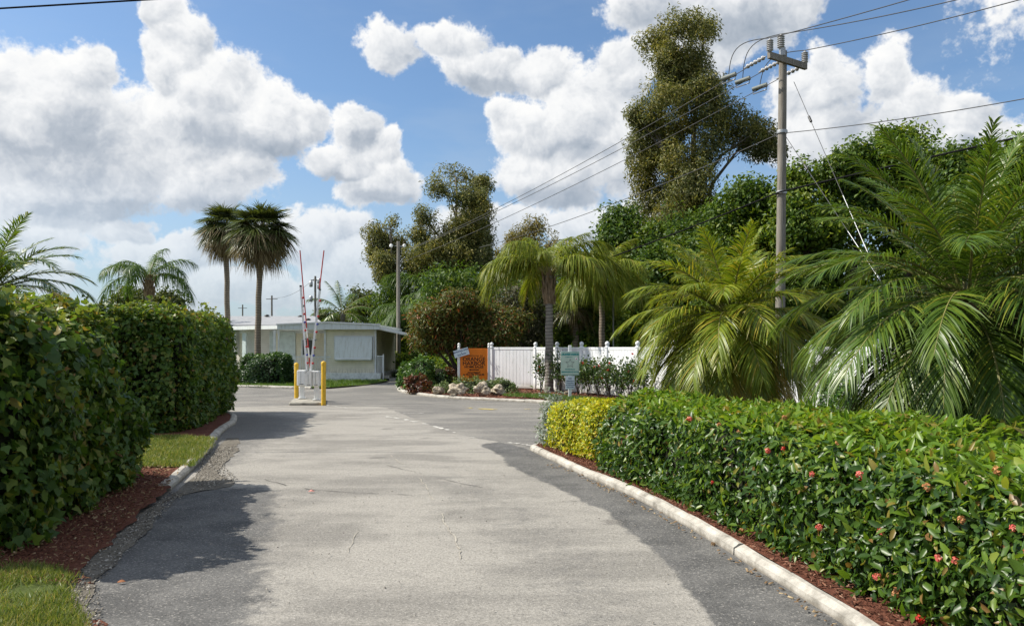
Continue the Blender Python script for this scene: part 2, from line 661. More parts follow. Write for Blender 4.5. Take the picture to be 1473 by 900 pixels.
M_MULCH = mat_earth('red_bark_mulch', [(.3, (.050, .020, .012)), (.5, (.135, .050, .030)), (.68, (.22, .10, .065))], 30)
M_LAWN = mat_earth('lawn_soil', [(.3, (.045, .060, .014)), (.55, (.085, .115, .026)), (.75, (.15, .15, .055))], 18)
M_GROUND = mat_earth('leafy_ground', [(.3, (.035, .042, .014)), (.55, (.075, .075, .03)), (.75, (.13, .115, .06))], 5)
M_SAND = mat_earth('sandy_grit', [(.3, (.075, .065, .052)), (.5, (.15, .135, .11)), (.7, (.27, .245, .205))], 34, .02)
M_WOODFLOOR = mat_earth('wood_floor', [(.3, (.022, .024, .010)), (.55, (.05, .048, .020)), (.75, (.09, .075, .04))], 4)


def mat_kerb():
    m, nt = new_mat('kerb_concrete')
    g = NT(nt)
    p = g.pos()
    n1 = g.noise(p, 5, 6, .68)
    n2 = g.noise(p, 60, 3, .6)
    c = g.ramp(n1, [(.3, (.22, .205, .175)), (.5, (.42, .395, .345)), (.7, (.56, .53, .47))])
    c = g.mix(g.math('MULTIPLY', g.maprange(n2, .56, .7), .4), c, (.24, .22, .18))
    sep = nt.nodes.new('ShaderNodeSeparateXYZ')
    nt.links.new(p, sep.inputs[0])
    foot = g.math('MULTIPLY', g.maprange(g.math('ADD', sep.outputs[2], g.math('MULTIPLY', n1, .06)), .035, .07, 1.0, 0.0), .75)
    c = g.mix(foot, c, (.17, .15, .12))         # splashed dirt along the foot
    g.finish(c, .85, .25, g.bump(g.math('ADD', n1, n2), .3, .01))
    return m


M_KERB = mat_kerb()


def sheet(name, poly, z, mat, step=0.6, zfun=None, edge=None, kind='structure'):
    """Flat or gently uneven sheet over a polygon (list of xy)."""
    pts = []
    n = len(poly)
    for i in range(n):
        a, b = Vector(poly[i][:2]), Vector(poly[(i + 1) % n][:2])
        k = max(1, int((b - a).length / (edge or step)))
        for j in range(k): pts.append(a + (b - a) * (j / k))
    nb = len(pts)
    xs = [p.x for p in pts]; ys = [p.y for p in pts]
    rs = random.Random(len(name) + nb)
    inner = []
    x = min(xs)
    A = np.array([(p.x, p.y) for p in pts])
    while x < max(xs):
        y = min(ys)
        while y < max(ys):
            q = (x + rs.uniform(-.2, .2) * step, y + rs.uniform(-.2, .2) * step)
            if inside(q, A) and np.min(np.hypot(A[:, 0] - q[0], A[:, 1] - q[1])) > step * .5: inner.append(Vector(q))
            y += step
        x += step
    res = delaunay_2d_cdt(pts + inner, [], [list(range(nb))], 1, 1e-4)
    V = [(v.x, v.y, z + (zfun(v.x, v.y) if zfun else 0)) for v in res[0]]
    me = bpy.data.meshes.new(name)
    me.from_pydata(V, [], res[2])
    me.polygons.foreach_set('use_smooth', [True] * len(me.polygons))
    me.materials.append(mat)
    me.update()
    if len(me.polygons) and me.polygons[0].normal.z < 0: me.flip_normals()
    o = link_mesh(name, me)
    o['kind'] = kind
    return o


def inside(q, A):
    x, y = q
    x0, y0 = A[:, 0], A[:, 1]
    x1, y1 = np.roll(x0, -1), np.roll(y0, -1)
    c = ((y0 > y) != (y1 > y))
    with np.errstate(divide='ignore', invalid='ignore'):
        xi = (x1 - x0) * (y - y0) / (y1 - y0) + x0
    return (np.count_nonzero(c & (x < xi)) % 2) == 1


def inside_many(Q, poly):
    A = np.array([p[:2] for p in poly], dtype=float)
    x, y = Q[:, 0], Q[:, 1]
    r = np.zeros(len(Q), dtype=bool)
    for i in range(len(A)):
        x0, y0 = A[i]; x1, y1 = A[(i + 1) % len(A)]
        if y0 == y1: continue
        c = ((y0 > y) != (y1 > y)) & (x < (x1 - x0) * (y - y0) / (y1 - y0) + x0)
        r ^= c
    return r


def ragged(pts, amp, seed, step=.12):
    """xy polyline resampled with small sideways wobble."""
    S = spline([(p[0], p[1], 0) for p in pts], step)
    rs = random.Random(seed)
    out = []
    for i, p in enumerate(S):
        t = (S[min(i + 1, len(S) - 1)] - S[max(0, i - 1)]).normalized()
        nrm = Vector((-t.y, t.x, 0))
        w = amp * (.6 * math.sin(i * .9 + seed) * rs.random() + .8 * rs.uniform(-1, 1))
        q = p + nrm * w
        out.append((q.x, q.y))
    return out


# ------------------------------------------------------------------ ground and roads
mbg = MB()
ring = [0, 3, 8, 20, 60, 150, 400, 1200, 3000]
gv, gf = [(0, 20, -.012)], []
NS = 64
for r_ in ring[1:]:
    for j in range(NS):
        gv.append((r_ * math.cos(2 * PI * j / NS), 20 + r_ * math.sin(2 * PI * j / NS), -.012))
for j in range(NS): gf.append((0, 1 + j, 1 + (j + 1) % NS))
for k in range(len(ring) - 2):
    for j in range(NS):
        a = 1 + k * NS
        gf.append((a + j, a + NS + j, a + NS + (j + 1) % NS, a + (j + 1) % NS))
mbg.add(gv, gf)
tag(mbg.build('ground', M_GROUND), kind='structure')

street_poly = [(-40, 14), (-40, 48), (-4.6, 48), (-4.6, 33), (3, 26), (22, 0), (24, -14), (-8, -14), (-8, 8)]
sheet('street', street_poly, .0, M_STREET, 2.0)

# the entry lane: paler worn surface in the middle, newer darker asphalt along the right kerb and the left edge
def sdist(Q, poly):
    """Signed distance to a polygon, positive inside."""
    A = np.array([p[:2] for p in poly], dtype=float)
    B = np.roll(A, -1, 0)
    best = np.full(len(Q), 1e9)
    for a, b in zip(A, B):
        ab = b - a
        t = np.clip(((Q - a) @ ab) / (ab @ ab + 1e-12), 0, 1)
        best = np.minimum(best, np.hypot(*(Q - a - t[:, None] * ab).T))
    return np.where(inside_many(Q, poly), best, -best)


def mat_lane():
    m, nt = new_mat('entry_lane_asphalt')
    g = NT(nt)
    p = g.pos()
    at = nt.nodes.new('ShaderNodeAttribute')
    at.attribute_name = 'newer'
    rag = g.noise(p, 5.5, 4, .65)
    new = g.maprange(g.math('ADD', at.outputs['Fac'], g.math('MULTIPLY', g.math('SUBTRACT', rag, .5), .55)), .36, .60)
    at2 = nt.nodes.new('ShaderNodeAttribute')
    at2.attribute_name = 'dirty'
    big = g.noise(p, .42, 6, .62, .8)
    st = g.noise(g.vmath('MULTIPLY', p, (.45, 1.3, 1)), 1.0, 6, .65, .5)
    f = g.maprange(g.math('ADD', g.math('MULTIPLY', big, .5), g.math('MULTIPLY', st, .5)), .44, .60)
    c = g.mix(f, LANE_A, LANE_B)
    smear = g.maprange(g.noise(g.vmath('MULTIPLY', p, (.9, 1.7, 1)), 1.3, 7, .72, 1.0), .57, .74)
    c = g.mix(g.math('MULTIPLY', smear, .45), c, LANE_C)
    dirt = g.maprange(g.math('ADD', at2.outputs['Fac'], g.math('MULTIPLY', g.math('SUBTRACT', rag, .5), 1.3)), .2, .9)
    c = g.mix(g.math('MULTIPLY', dirt, .8), c, LANE_D)
    nw = g.noise(p, 1.6, 5, .65)
    cn = g.mix(g.maprange(nw, .35, .68), (.150, .146, .138), (.088, .087, .084))
    scuff = g.maprange(g.noise(g.vmath('MULTIPLY', p, (1.5, 1.0, 1)), 3.2, 6, .75, 1.5), .60, .74)
    cn = g.mix(g.math('MULTIPLY', scuff, .55), cn, (.25, .238, .215))
    c = g.mix(new, c, cn)
    spot = nt.nodes.new('ShaderNodeTexVoronoi')
    spot.inputs['Scale'].default_value = .75
    spot.inputs['Randomness'].default_value = 1.0
    g.set(spot.inputs['Vector'], p)
    sd_ = g.math('ADD', spot.outputs['Distance'], g.math('MULTIPLY', g.math('SUBTRACT', rag, .5), .22))
    c = g.mix(g.math('MULTIPLY', g.maprange(sd_, .03, .15, 1.0, 0.0), .5), c, (.075, .07, .064))       # old oil drips
    v = nt.nodes.new('ShaderNodeTexVoronoi')
    v.inputs['Scale'].default_value = 95
    g.set(v.inputs['Vector'], p)
    vs = nt.nodes.new('ShaderNodeSeparateColor')
    nt.links.new(v.outputs['Color'], vs.inputs[0])
    c = g.mix(g.math('MULTIPLY', g.maprange(vs.outputs[0], .84, .98), .38), c, (.50, .47, .42))
    c = g.mix(g.math('MULTIPLY', g.maprange(vs.outputs[1], .72, .95), .5), c, g.mix(1.0, c, (.5, .5, .5), 'MULTIPLY'))
    fine = g.noise(p, 48, 4, .78)
    c = g.mix(1.0, c, g.ramp(fine, [(.25, (.58, .58, .58)), (.75, (1.34, 1.34, 1.34))]), 'MULTIPLY')
    g.finish(c, .88, .25, g.bump(g.math('ADD', fine, g.math('MULTIPLY', v.outputs['Distance'], .8)), .45, .006))
    return m


LANE_A, LANE_B, LANE_C, LANE_D = (.335, .315, .278), (.228, .215, .191), (.135, .129, .119), (.150, .145, .135)
M_LANE = mat_lane()
lane_right = [(1.05, -12), (1.18, 1.0), (1.24, 4.9), (1.22, 6.3), (1.02, 8.1), (.62, 9.5), (.30, 10.4), (-.02, 11.5), (-.20, 12.7), (-.55, 14.0), (-1.15, 16.4), (-2.0, 19.3), (-3.2, 22.6)]
kerb_in = [(2.25, -12), (2.2, 0), (2.14, 3.5), (2.07, 4.9), (1.95, 5.9), (1.72, 7.5), (1.42, 9.14), (.95, 10.9), (.45, 12.9)]
left_edge = [(-9.0, 22.6), (-7.15, 20.6), (-6.3, 18.4), (-5.87, 16.5), (-5.0, 13.4), (-4.05, 9.6), (-3.6, 7.5), (-3.2, 5.8), (-2.5, 4.5), (-2.5, 0), (-2.5, -12)]
lane_poly = kerb_in + ragged([(.45, 12.9), (-.1, 14.2), (-.9, 15.4), (-1.8, 17.6), (-2.5, 19.6), (-3.6, 22.8)], .03, 4) + [(-4.4, 23.4), (-6.4, 23.6)] + left_edge
lo_ = sheet('entry_lane', lane_poly, .004, M_LANE, .22, edge=.2)
QV = np.array([v.co[:2] for v in lo_.data.vertices])
right_poly = lane_right[:10] + [(-.1, 14.6), (1.5, 14.3), (2.3, 13.8), (3, 9), (3, -12)]
left_poly = [(-3.85, 9.75), (-3.0, 9.75), (-2.6, 9.3), (-2.45, 8.4), (-2.15, 7.5), (-2.0, 6.6), (-1.75, 5.9), (-1.55, 5.2), (-1.5, 4.2), (-1.75, 2), (-1.8, -8), (-4, -8), (-4, 5), (-5, 9.5)]
track_poly = [(-4.5, 10.9), (-3.85, 11.4), (-4.25, 14.0), (-4.5, 17.3), (-5.4, 20), (-7, 21), (-7, 14)]
band = [(.2, 4.0), (.9, 4.0), (.75, 7.0), (.0, 9.4), (-.9, 11.0), (-1.2, 10.4), (-.3, 8.4), (.05, 6.0)]
newer = np.clip(.5 + sdist(QV, right_poly) / .22, 0, 1)
newer = np.maximum(newer, np.clip(.45 + sdist(QV, left_poly) / .9, 0, 1) * .88)
dirty = np.clip(.4 + sdist(QV, track_poly) / .9, 0, 1) * .9
dirty = np.maximum(dirty, np.clip(.5 + sdist(QV, band) / 1.2, 0, 1) * .55)
dirty = np.maximum(dirty, np.clip(.35 - (QV[:, 1] * 0 + sdist(QV, left_poly) * -1) / 2.2, 0, .5))
for nm, arr in (('newer', newer), ('dirty', dirty)):
    at_ = lo_.data.attributes.new(nm, 'FLOAT', 'POINT')
    at_.data.foreach_set('value', arr.astype(np.float32))


def ribbon(name, pts, w, z, mat, seed, gaps=.0):
    """Thin ragged line on the road (crack filler, worn paint)."""
    S = spline([(p[0], p[1], 0) for p in pts], .08)
    rs = random.Random(seed)
    vs, fs = [], []
    keep = 1
    for i, p in enumerate(S):
        t = (S[min(i + 1, len(S) - 1)] - S[max(0, i - 1)]).normalized()
        nrm = Vector((-t.y, t.x, 0))
        ww = w * rs.uniform(.45, 1.2)
        q = p + nrm * (rs.uniform(-1, 1) * w * .5 + .012 * math.sin(i * .37 + seed) + .008 * math.sin(i * 1.1 + seed))
        vs += [(q.x + nrm.x * ww / 2, q.y + nrm.y * ww / 2, z), (q.x - nrm.x * ww / 2, q.y - nrm.y * ww / 2, z)]
        if i:
            if rs.random() < .16: keep = 1 - keep if gaps > 0 and rs.random() < gaps * 1.6 else 1
            if keep: fs.append((2 * i - 2, 2 * i - 1, 2 * i + 1, 2 * i))
    mb = MB(); mb.add(vs, fs)
    return tag(mb.build(name, mat), kind='structure')


M_SEAM = plain('seam_dust', (.42, .39, .33), .95, .1, 0, .3, 30)
M_WPAINT = plain('worn_white_paint', (.60, .58, .53), .9, .2, 0, .45, 14)
M_YPAINT = plain('worn_yellow_paint', (.50, .40, .14), .9, .2, 0, .45, 9)
M_TAR = plain('tar_crack', (.075, .073, .07), .9, .2, 0, .3, 20)
gp = lambda *px: [tuple(G(x, y)[:2]) for x, y in px]
ribbon('road_seam_crack', gp((560, 655), (592, 676), (612, 700), (630, 730), (650, 770), (664, 800), (672, 830)), .013, .0105, M_SEAM, 1, .75)
ribbon('road_seam_crack', gp((512, 765), (504, 795), (501, 830), (488, 868), (478, 892)), .007, .0105, M_SEAM, 2, .8)
ribbon('road_crack', gp((380, 690), (450, 705), (560, 711), (640, 716)), .012, .0108, M_TAR, 3, .6)
ribbon('road_crack', gp((300, 810), (360, 805), (420, 796), (470, 789)), .012, .0108, M_TAR, 4, .6)
ribbon('road_crack', gp((330, 601), (440, 601), (520, 598)), .03, .0108, M_TAR, 5, .2)
ribbon('road_crack', gp((520, 660), (640, 690), (760, 715), (830, 722)), .010, .0108, M_TAR, 12, .75)
ribbon('worn_lane_line', gp((520, 596), (545, 598), (600, 607), (640, 618), (690, 632), (730, 637), (766, 641)), .09, .0112, M_WPAINT, 6, .5)
ribbon('worn_lane_line', gp((470, 583), (560, 594), (640, 594)), .06, .0112, M_WPAINT, 7, .8)
ribbon('worn_yellow_marking', gp((664, 586), (690, 588), (714, 589)), .22, .0112, M_YPAINT, 8, .55)
ribbon('worn_yellow_marking', gp((738, 589), (770, 588)), .10, .0112, M_YPAINT, 9, .6)

# ------------------------------------------------------------------ beds
KL = [(-4.05, 9.5), (-4.45, 11.2), (-5.0, 13.3), (-5.5, 15.0), (-5.87, 16.4), (-6.3, 18.3), (-7.2, 20.4), (-9, 21.9), (-12, 22.9), (-30, 24)]
KL_s = [tuple(p[:2]) for p in spline([(x, y, 0) for x, y in KL], .3)]
edge_l = [(-2.35, -10), (-2.4, 0), (-2.45, 4.5), (-2.75, 5.0), (-3.18, 5.75), (-3.6, 7.5), (-4.05, 9.5)]


def z_left(x, y):
    t = min(1, max(0, (y - 8.5) / 2.2))
    off = min(1, max(0, (-2.6 - .19 * max(0, y - 4.5) - x) / .5))
    return (.012 + .03 * off) * (1 - t) + t * .085 + .012 * math.sin(x * 3.1 + y * 2.3)


bed_left = ragged(edge_l, .04, 11) + [(x - .1, y + (.02 if y < 20 else -.1)) for x, y in KL_s[1:]] + [(-30, -10)]
sheet('planting_bed', bed_left, .0, M_MULCH, .7, z_left, edge=.2)
sheet('sandy_verge', ragged([(-2.15, 4.3), (-2.45, 4.75), (-2.98, 5.75), (-3.4, 7.5), (-3.8, 9.0), (-3.45, 9.9), (-4.0, 10.9), (-4.5, 13.0), (-5.1, 15.0)], .05, 13) +
      [(-5.35, 15.0), (-4.9, 13.2), (-4.3, 11.1), (-3.95, 9.4), (-3.75, 7.6), (-3.35, 5.75), (-2.6, 4.5), (-2.4, 4.2)], .0115, M_SAND, .5, lambda x, y: .004 * math.sin(9 * x + 7 * y), edge=.15)
GRASS_NEAR = [(-2.42, -2), (-2.45, 4.4), (-2.62, 4.85), (-2.98, 5.35), (-3.2, 5.75), (-3.5, 5.95), (-4.2, 6.05), (-6.5, 6.0), (-6.5, -2)]
GRASS_GAP = [(-4.35, 10.9), (-4.9, 13.0), (-5.25, 14.1), (-6.0, 14.3), (-7.5, 14.2), (-7.5, 10.9), (-5.2, 10.7)]
sheet('grass_verge', GRASS_NEAR, .02, M_LAWN, .5, z_left)
sheet('grass_verge', GRASS_GAP, .012, M_LAWN, .5, z_left)


def kerb(name, path, side, w=.18, h=.125, joint=3.0):
    """Concrete kerb along an xy path (its foot on the road side); side=+1 grows to the left of the path."""
    S = spline([(x, y, 0) for x, y in path], .22)
    prof = [(.0, -.03), (.004, .06), (.022, h - .02), (.05, h), (w - .03, h + .004), (w, h - .015), (w + .01, -.03)]
    rs = random.Random(len(S))
    mb = MB()
    k = len(prof)
    run, seg = 0, []
    segs = []
    for i, p in enumerate(S):
        seg.append(i)
        if i: run += (S[i] - S[i - 1]).length
        if run > joint or i == len(S) - 1:
            segs.append(seg); seg = [i]; run = rs.uniform(-.6, .4)
    for sg in segs:
        if len(sg) < 2: continue
        vs = []
        dz = rs.uniform(-.006, .006); dx = rs.uniform(-.008, .008)
        for q, i in enumerate(sg):
            t = (S[min(i + 1, len(S) - 1)] - S[max(0, i - 1)]).normalized()
            nrm = Vector((-t.y, t.x, 0)) * side
            base = S[i].copy()
            if q == 0: base += t * .007
            if q == len(sg) - 1: base -= t * .007
            wob = .005 * math.sin(i * 1.7) + rs.uniform(-.003, .003)
            for (a, b) in prof:
                v = base + nrm * (a + dx + wob)
                vs.append((v.x, v.y, b + (dz if b > 0 else 0) + (rs.uniform(-.004, .004) if b > .05 else 0)))
        fs = []
        for i in range(len(sg) - 1):
            for j in range(k - 1):
                f = (i * k + j, i * k + j + 1, (i + 1) * k + j + 1, (i + 1) * k + j)
                fs.append(f if side < 0 else f[::-1])
        mb.add(vs, fs, False)
        mb.add(vs[:k], [tuple(range(k))]); mb.add(vs[-k:], [tuple(range(k - 1, -1, -1))])
    return tag(mb.build(name, M_KERB), kind='structure')


kerb('kerb', KL, 1, w=.14, h=.10)
KI = [(2.2, -12), (2.19, -4), (2.17, 0), (2.11, 3.5), (2.03, 4.9), (1.905, 5.9), (1.67, 7.52), (1.36, 9.14), (.906, 10.74), (.62, 11.9), (.36, 12.95), (.30, 13.3), (.42, 13.62), (.75, 13.78), (1.4, 13.7), (2.4, 13.0), (3.9, 11.2), (5.8, 8.2), (7.6, 4.6), (10, -2), (12, -12)]
kerb('kerb', KI, -1, w=.115, h=.088)
KI_s = [tuple(p[:2]) for p in spline([(x, y, 0) for x, y in KI], .3)]


def inset(S, d):
    out = []
    for i in range(len(S)):
        a, b = S[max(0, i - 1)], S[min(len(S) - 1, i + 1)]
        tx, ty = b[0] - a[0], b[1] - a[1]
        l = math.hypot(tx, ty) or 1
        out.append((S[i][0] - ty / l * d, S[i][1] + tx / l * d))
    return out


isl = inset(KI_s, -.085)
sheet('planting_island', isl, .0, M_MULCH, .6, lambda x, y: .088 + .014 * math.sin(x * 4.1 + 1) * math.sin(y * 3.3), edge=.3)

KF = [(-5.6, 46), (-5.15, 40), (-4.85, 35), (-4.62, 32.2), (-4.15, 30.3), (-3.4, 28.75), (-2.6, 27.3), (-1.74, 26.4), (-.35, 25.4), (.94, 24.4), (2.4, 22.2), (4.4, 18.4), (7, 13.6), (12, 4.4), (17, -5), (20, -12)]
kerb('kerb', KF, 1, w=.2, h=.09)
KF_s = [tuple(p[:2]) for p in spline([(x, y, 0) for x, y in KF], .5)]
bedf = inset(KF_s, .12)
FENCE = [(-.80, 31.5), (.90, 30.5), (1.65, 29.2), (2.43, 27.9), (3.17, 26.6), (3.94, 25.06)]
while FENCE[-1][1] > -6:
    FENCE.append((FENCE[-1][0] + .80, FENCE[-1][1] - 1.52))
behind = inset(FENCE, .35)[::-1]
front_bed = bedf + [(x, y) for x, y in inset(FENCE, .5)[::-1]] + [(-1.2, 34), (-3.0, 36), (-4.6, 46)]
sheet('mulch_bed', front_bed, .0, M_MULCH, .8, lambda x, y: .095 + .015 * math.sin(x * 3 + y), edge=.4)
sheet('wood_floor', [(x + .3, y + .2) for x, y in FENCE[::-1]] + [(-1.4, 34.2), (-3.1, 36.2), (-4.8, 46), (-5.6, 60), (-40, 60), (-60, 140), (160, 140), (120, -10)], .10, M_WOODFLOOR, 6.0, edge=2)
LAWN_STRIP = [(-.2, 26.1), (.95, 25.0), (2.55, 22.6), (4.6, 18.8), (7.2, 14.0), (8.3, 14.6), (6.3, 18.7), (4.2, 22.6), (3.1, 24.2), (2.0, 25.6), (1.2, 26.7), (.4, 27.0), (-.35, 26.8)]
sheet('grass_strip', LAWN_STRIP, .118, M_LAWN, .6, lambda x, y: .012 * math.sin(x * 3 + y))

KH = [(-40, 38.6), (-20, 35.6), (-12, 34.3), (-9.6, 33.4), (-8.3, 32.9), (-7.6, 33.1), (-7.0, 34.6), (-6.35, 37.4), (-6.2, 39.6)]
kerb('kerb', KH[:5], 1, w=.16, h=.10)
HOUSE_LAWN = [(x, y + .1) for x, y in KH] + [(-6.6, 41.5), (-7.5, 43), (-8, 56), (-40, 56)]
sheet('house_lawn', HOUSE_LAWN, .05, M_LAWN, 1.2, lambda x, y: .02 * math.sin(x + y))

# ------------------------------------------------------------------ grass blades, chips
GRASS_A = leafmat('grass_blades', [(0, (.075, .125, .020)), (.45, (.145, .200, .034)), (.75, (.22, .24, .06)), (1, (.36, .31, .13))], .5, .35, .3)
GRASS_B = leafmat('lawn_blades', [(0, (.050, .110, .016)), (.6, (.085, .165, .022)), (1, (.15, .20, .04))], .5, .35, .3)


def grass(name, poly, n, L, W, z, mat, seed, zfun=None, clumps=True):
    rng = np.random.RandomState(seed)
    A = np.array([p[:2] for p in poly])
    lo, hi = A.min(0), A.max(0)
    Q = np.empty((0, 2))
    while len(Q) < n:
        q = rng.uniform(lo, hi, size=(n * 2, 2))
        q = q + rng.normal(size=q.shape) * .0
        q = q[inside_many(q, poly)]
        if clumps:
            c = snoise(np.c_[q, np.zeros(len(q))], seed, 4.0)
            q = q[rng.random_sample(len(q)) < .55 + .45 * c]
        Q = np.concatenate([Q, q])
    Q = Q[:n] + rng.normal(size=(n, 2)) * .03
    zz = np.array([z + (zfun(x, y) if zfun else 0) for x, y in Q])
    pos = np.c_[Q, zz]
    X = unit(np.c_[rng.normal(size=(n, 2)) * .55, np.ones(n)])
    Y = unit(np.cross(X, rng.normal(size=(n, 3))))
    Z = np.cross(X, Y)
    s = L * rng.uniform(.5, 1.35, n)
    sc = np.c_[s, W * rng.uniform(.7, 1.3, n), s]
    T = ([(0, -.5, 0), (0, .5, 0), (.55, .36, .10), (.55, -.36, .10), (1, 0, .38)], [(0, 1, 2, 3), (3, 2, 4)])
    V, Lp, Tt = scatter(T[0], T[1], pos, X, Y, Z, sc)
    return tag(link_mesh(name, mesh_np(name, V, Lp, Tt, mat)), kind='stuff')


grass('grass', [(-2.4, 3.6), (-2.43, 4.4), (-2.60, 4.85), (-2.94, 5.35), (-3.16, 5.75), (-3.46, 5.97), (-4.3, 6.05), (-4.6, 5.8), (-3.3, 3.6)], 30000, .052, .0055, .018, GRASS_A, 1, z_left)
grass('grass', GRASS_GAP, 30000, .065, .009, .012, GRASS_A, 2, z_left)
grass('grass', LAWN_STRIP, 16000, .09, .016, .12, GRASS_B, 3)
grass('grass', [p for p in HOUSE_LAWN if p[0] > -21 and p[1] < 44] + [(-21, 44), (-21, 35.9)][::1], 26000, .10, .022, .06, GRASS_B, 4)
grass('grass', [(-9, 44), (-4.9, 44), (-4.6, 50), (-9, 52)], 2500, .45, .03, .08, GRASS_B, 6)

M_CHIP = leafmat('bark_chips', [(0, (.040, .016, .010)), (.5, (.13, .048, .028)), (.85, (.20, .09, .055)), (1, (.30, .18, .12))], .9, .2, 0.0001)
M_LITTER = leafmat('dry_leaf_litter', [(0, (.10, .06, .03)), (.5, (.26, .17, .09)), (1, (.42, .33, .2))], .8, .2, .1)
M_GRIT = leafmat('pale_grit', [(0, (.10, .09, .075)), (.5, (.22, .20, .17)), (1, (.46, .43, .38))], .9, .2, 0.0001)


def chips(name, poly, n, L, W, z, mat, seed, zfun=None, tilt=.35):
    rng = np.random.RandomState(seed)
    A = np.array([p[:2] for p in poly])
    lo, hi = A.min(0), A.max(0)
    q = rng.uniform(lo, hi, size=(n * 8, 2))
    q = q[inside_many(q, poly)][:n]
    n = len(q)
    pos = np.c_[q, np.array([z + (zfun(x, y) if zfun else 0) for x, y in q]) + rng.uniform(0, .02, n)]
    Z = unit(np.c_[rng.normal(size=(n, 2)) * tilt, np.ones(n)])
    X = rng.normal(size=(n, 3)); X = unit(X - Z * np.sum(X * Z, 1, keepdims=True))
    Y = np.cross(Z, X)
    sc = np.c_[L * rng.uniform(.4, 1.4, n), W * rng.uniform(.5, 1.5, n), W * rng.uniform(.4, .9, n)]
    T = ([(-.5, -.5, -.3), (.5, -.4, -.3), (.5, .4, -.3), (-.5, .5, -.3), (-.45, -.4, .3), (.45, -.3, .4), (.4, .4, .3), (-.4, .35, .4)],
         [(4, 5, 6, 7), (0, 1, 5, 4), (1, 2, 6, 5), (2, 3, 7, 6), (3, 0, 4, 7)])
    V, Lp, Tt = scatter(T[0], T[1], pos, X, Y, Z, sc)
    return tag(link_mesh(name, mesh_np(name, V, Lp, Tt, mat)), kind='stuff')


strip = [p for p in isl if -1 < p[1] < 14 and p[0] < 3][::1]
strip_poly = strip + [(x + .75, y - .1) for x, y in strip[::-1]]
chips('bark_mulch_chips', strip_poly, 12000, .035, .009, .095, M_CHIP, 1)
chips('bark_mulch_chips', [(-2.9, 5.6), (-3.3, 6.0), (-3.65, 7.6), (-4.1, 9.6), (-4.6, 10.6), (-5.5, 10.8), (-5.0, 8), (-7, 6.2), (-7, 5.4)], 9000, .028, .008, .025, M_CHIP, 2, z_left)
chips('dry_leaf_litter', [(-3.1, 5.8), (-3.62, 7.5), (-4.05, 9.5), (-4.4, 11.0), (-4.9, 10.5), (-4.6, 8), (-3.9, 6.2)], 380, .032, .014, .03, M_LITTER, 3, z_left, .5)
chips('bark_mulch_chips', front_bed[:] , 9000, .09, .03, .11, M_CHIP, 4)
chips('pale_grit', [(-3.75, 9.3), (-3.5, 10.2), (-4.1, 11.4), (-4.75, 13.8), (-5.05, 13.4), (-4.4, 11.2)], 900, .020, .013, .010, M_GRIT, 5)
chips('pale_grit', [(-2.1, 4.2), (-2.95, 5.7), (-3.4, 7.5), (-3.8, 9.3), (-4.0, 9.3), (-3.6, 7.4), (-3.2, 5.7), (-2.5, 4.2)], 1100, .016, .011, .012, M_GRIT, 6)
chips('dry_leaf_litter', [(2.05, 4.2), (1.88, 5.9), (1.64, 7.5), (1.33, 9.1), (.9, 10.7), (.6, 11.6), (.5, 11.5), (.8, 10.6), (1.22, 9.0), (1.55, 7.4), (1.8, 5.8), (1.97, 4.2)], 260, .035, .014, .009, M_LITTER, 7, None, .2)
chips('road_grit', [(-3, 4.4), (1.8, 4.4), (.6, 11), (-3.4, 11)], 260, .012, .009, .008, M_GRIT, 8, None, .2)
# ------------------------------------------------------------------ vegetation materials
HIB = leafmat('hibiscus_leaves', [(0, (.032, .076, .012)), (.45, (.064, .128, .018)), (.75, (.105, .175, .024)), (.93, (.16, .20, .030)), (.985, (.20, .17, .035)), (1, (.20, .11, .04))], .48, .35, .30)
HIB_TIP = leafmat('young_hibiscus_leaves', [(0, (.085, .15, .025)), (.5, (.15, .21, .035)), (.85, (.20, .21, .04)), (1, (.22, .15, .04))], .42, .45, .34)
IXO = leafmat('ixora_leaves', [(0, (.022, .058, .010)), (.45, (.046, .100, .014)), (.78, (.085, .155, .018)), (.95, (.16, .23, .025)), (.975, (.24, .20, .04)), (1, (.20, .10, .04))], .36, .38, .30)
IXO_TIP = leafmat('young_ixora_leaves', [(0, (.085, .17, .016)), (.5, (.14, .24, .022)), (.85, (.21, .29, .032)), (1, (.26, .20, .05))], .38, .35, .36)
YEL = leafmat('golden_leaves', [(0, (.10, .19, .012)), (.25, (.26, .32, .014)), (.6, (.44, .44, .016)), (.9, (.58, .53, .02)), (1, (.45, .26, .03))], .42, .45, .32, 1.3)
SIL = leafmat('silver_leaves', [(0, (.13, .17, .12)), (.5, (.26, .31, .25)), (1, (.42, .45, .38))], .5, .4, .15)
GRN = leafmat('bright_shrub_leaves', [(0, (.030, .085, .014)), (.5, (.06, .135, .02)), (1, (.12, .20, .035))], .4, .45, .28)
DKG = leafmat('dark_shrub_leaves', [(0, (.016, .048, .012)), (.5, (.032, .080, .018)), (1, (.065, .12, .03))], .4, .45, .26)
CRO = leafmat('croton_leaves', [(0, (.05, .018, .012)), (.45, (.13, .035, .018)), (.8, (.20, .075, .02)), (1, (.08, .10, .02))], .38, .5, .25)
SPR = leafmat('sprawling_shrub_leaves', [(0, (.06, .115, .03)), (.5, (.12, .18, .05)), (1, (.22, .26, .10))], .45, .4, .25)
ROSE = leafmat('rose_leaves', [(0, (.022, .055, .014)), (.6, (.05, .10, .022)), (1, (.11, .14, .03))], .4, .45, .28)
MEL = leafmat('paperbark_leaves', [(0, (.062, .082, .026)), (.4, (.115, .135, .046)), (.75, (.20, .205, .080)), (1, (.31, .29, .15))], .55, .25, .30, clump=.55)
MEL2 = leafmat('pale_paperbark_leaves', [(0, (.095, .10, .036)), (.5, (.18, .17, .07)), (1, (.31, .27, .14))], .55, .25, .30, clump=.6)
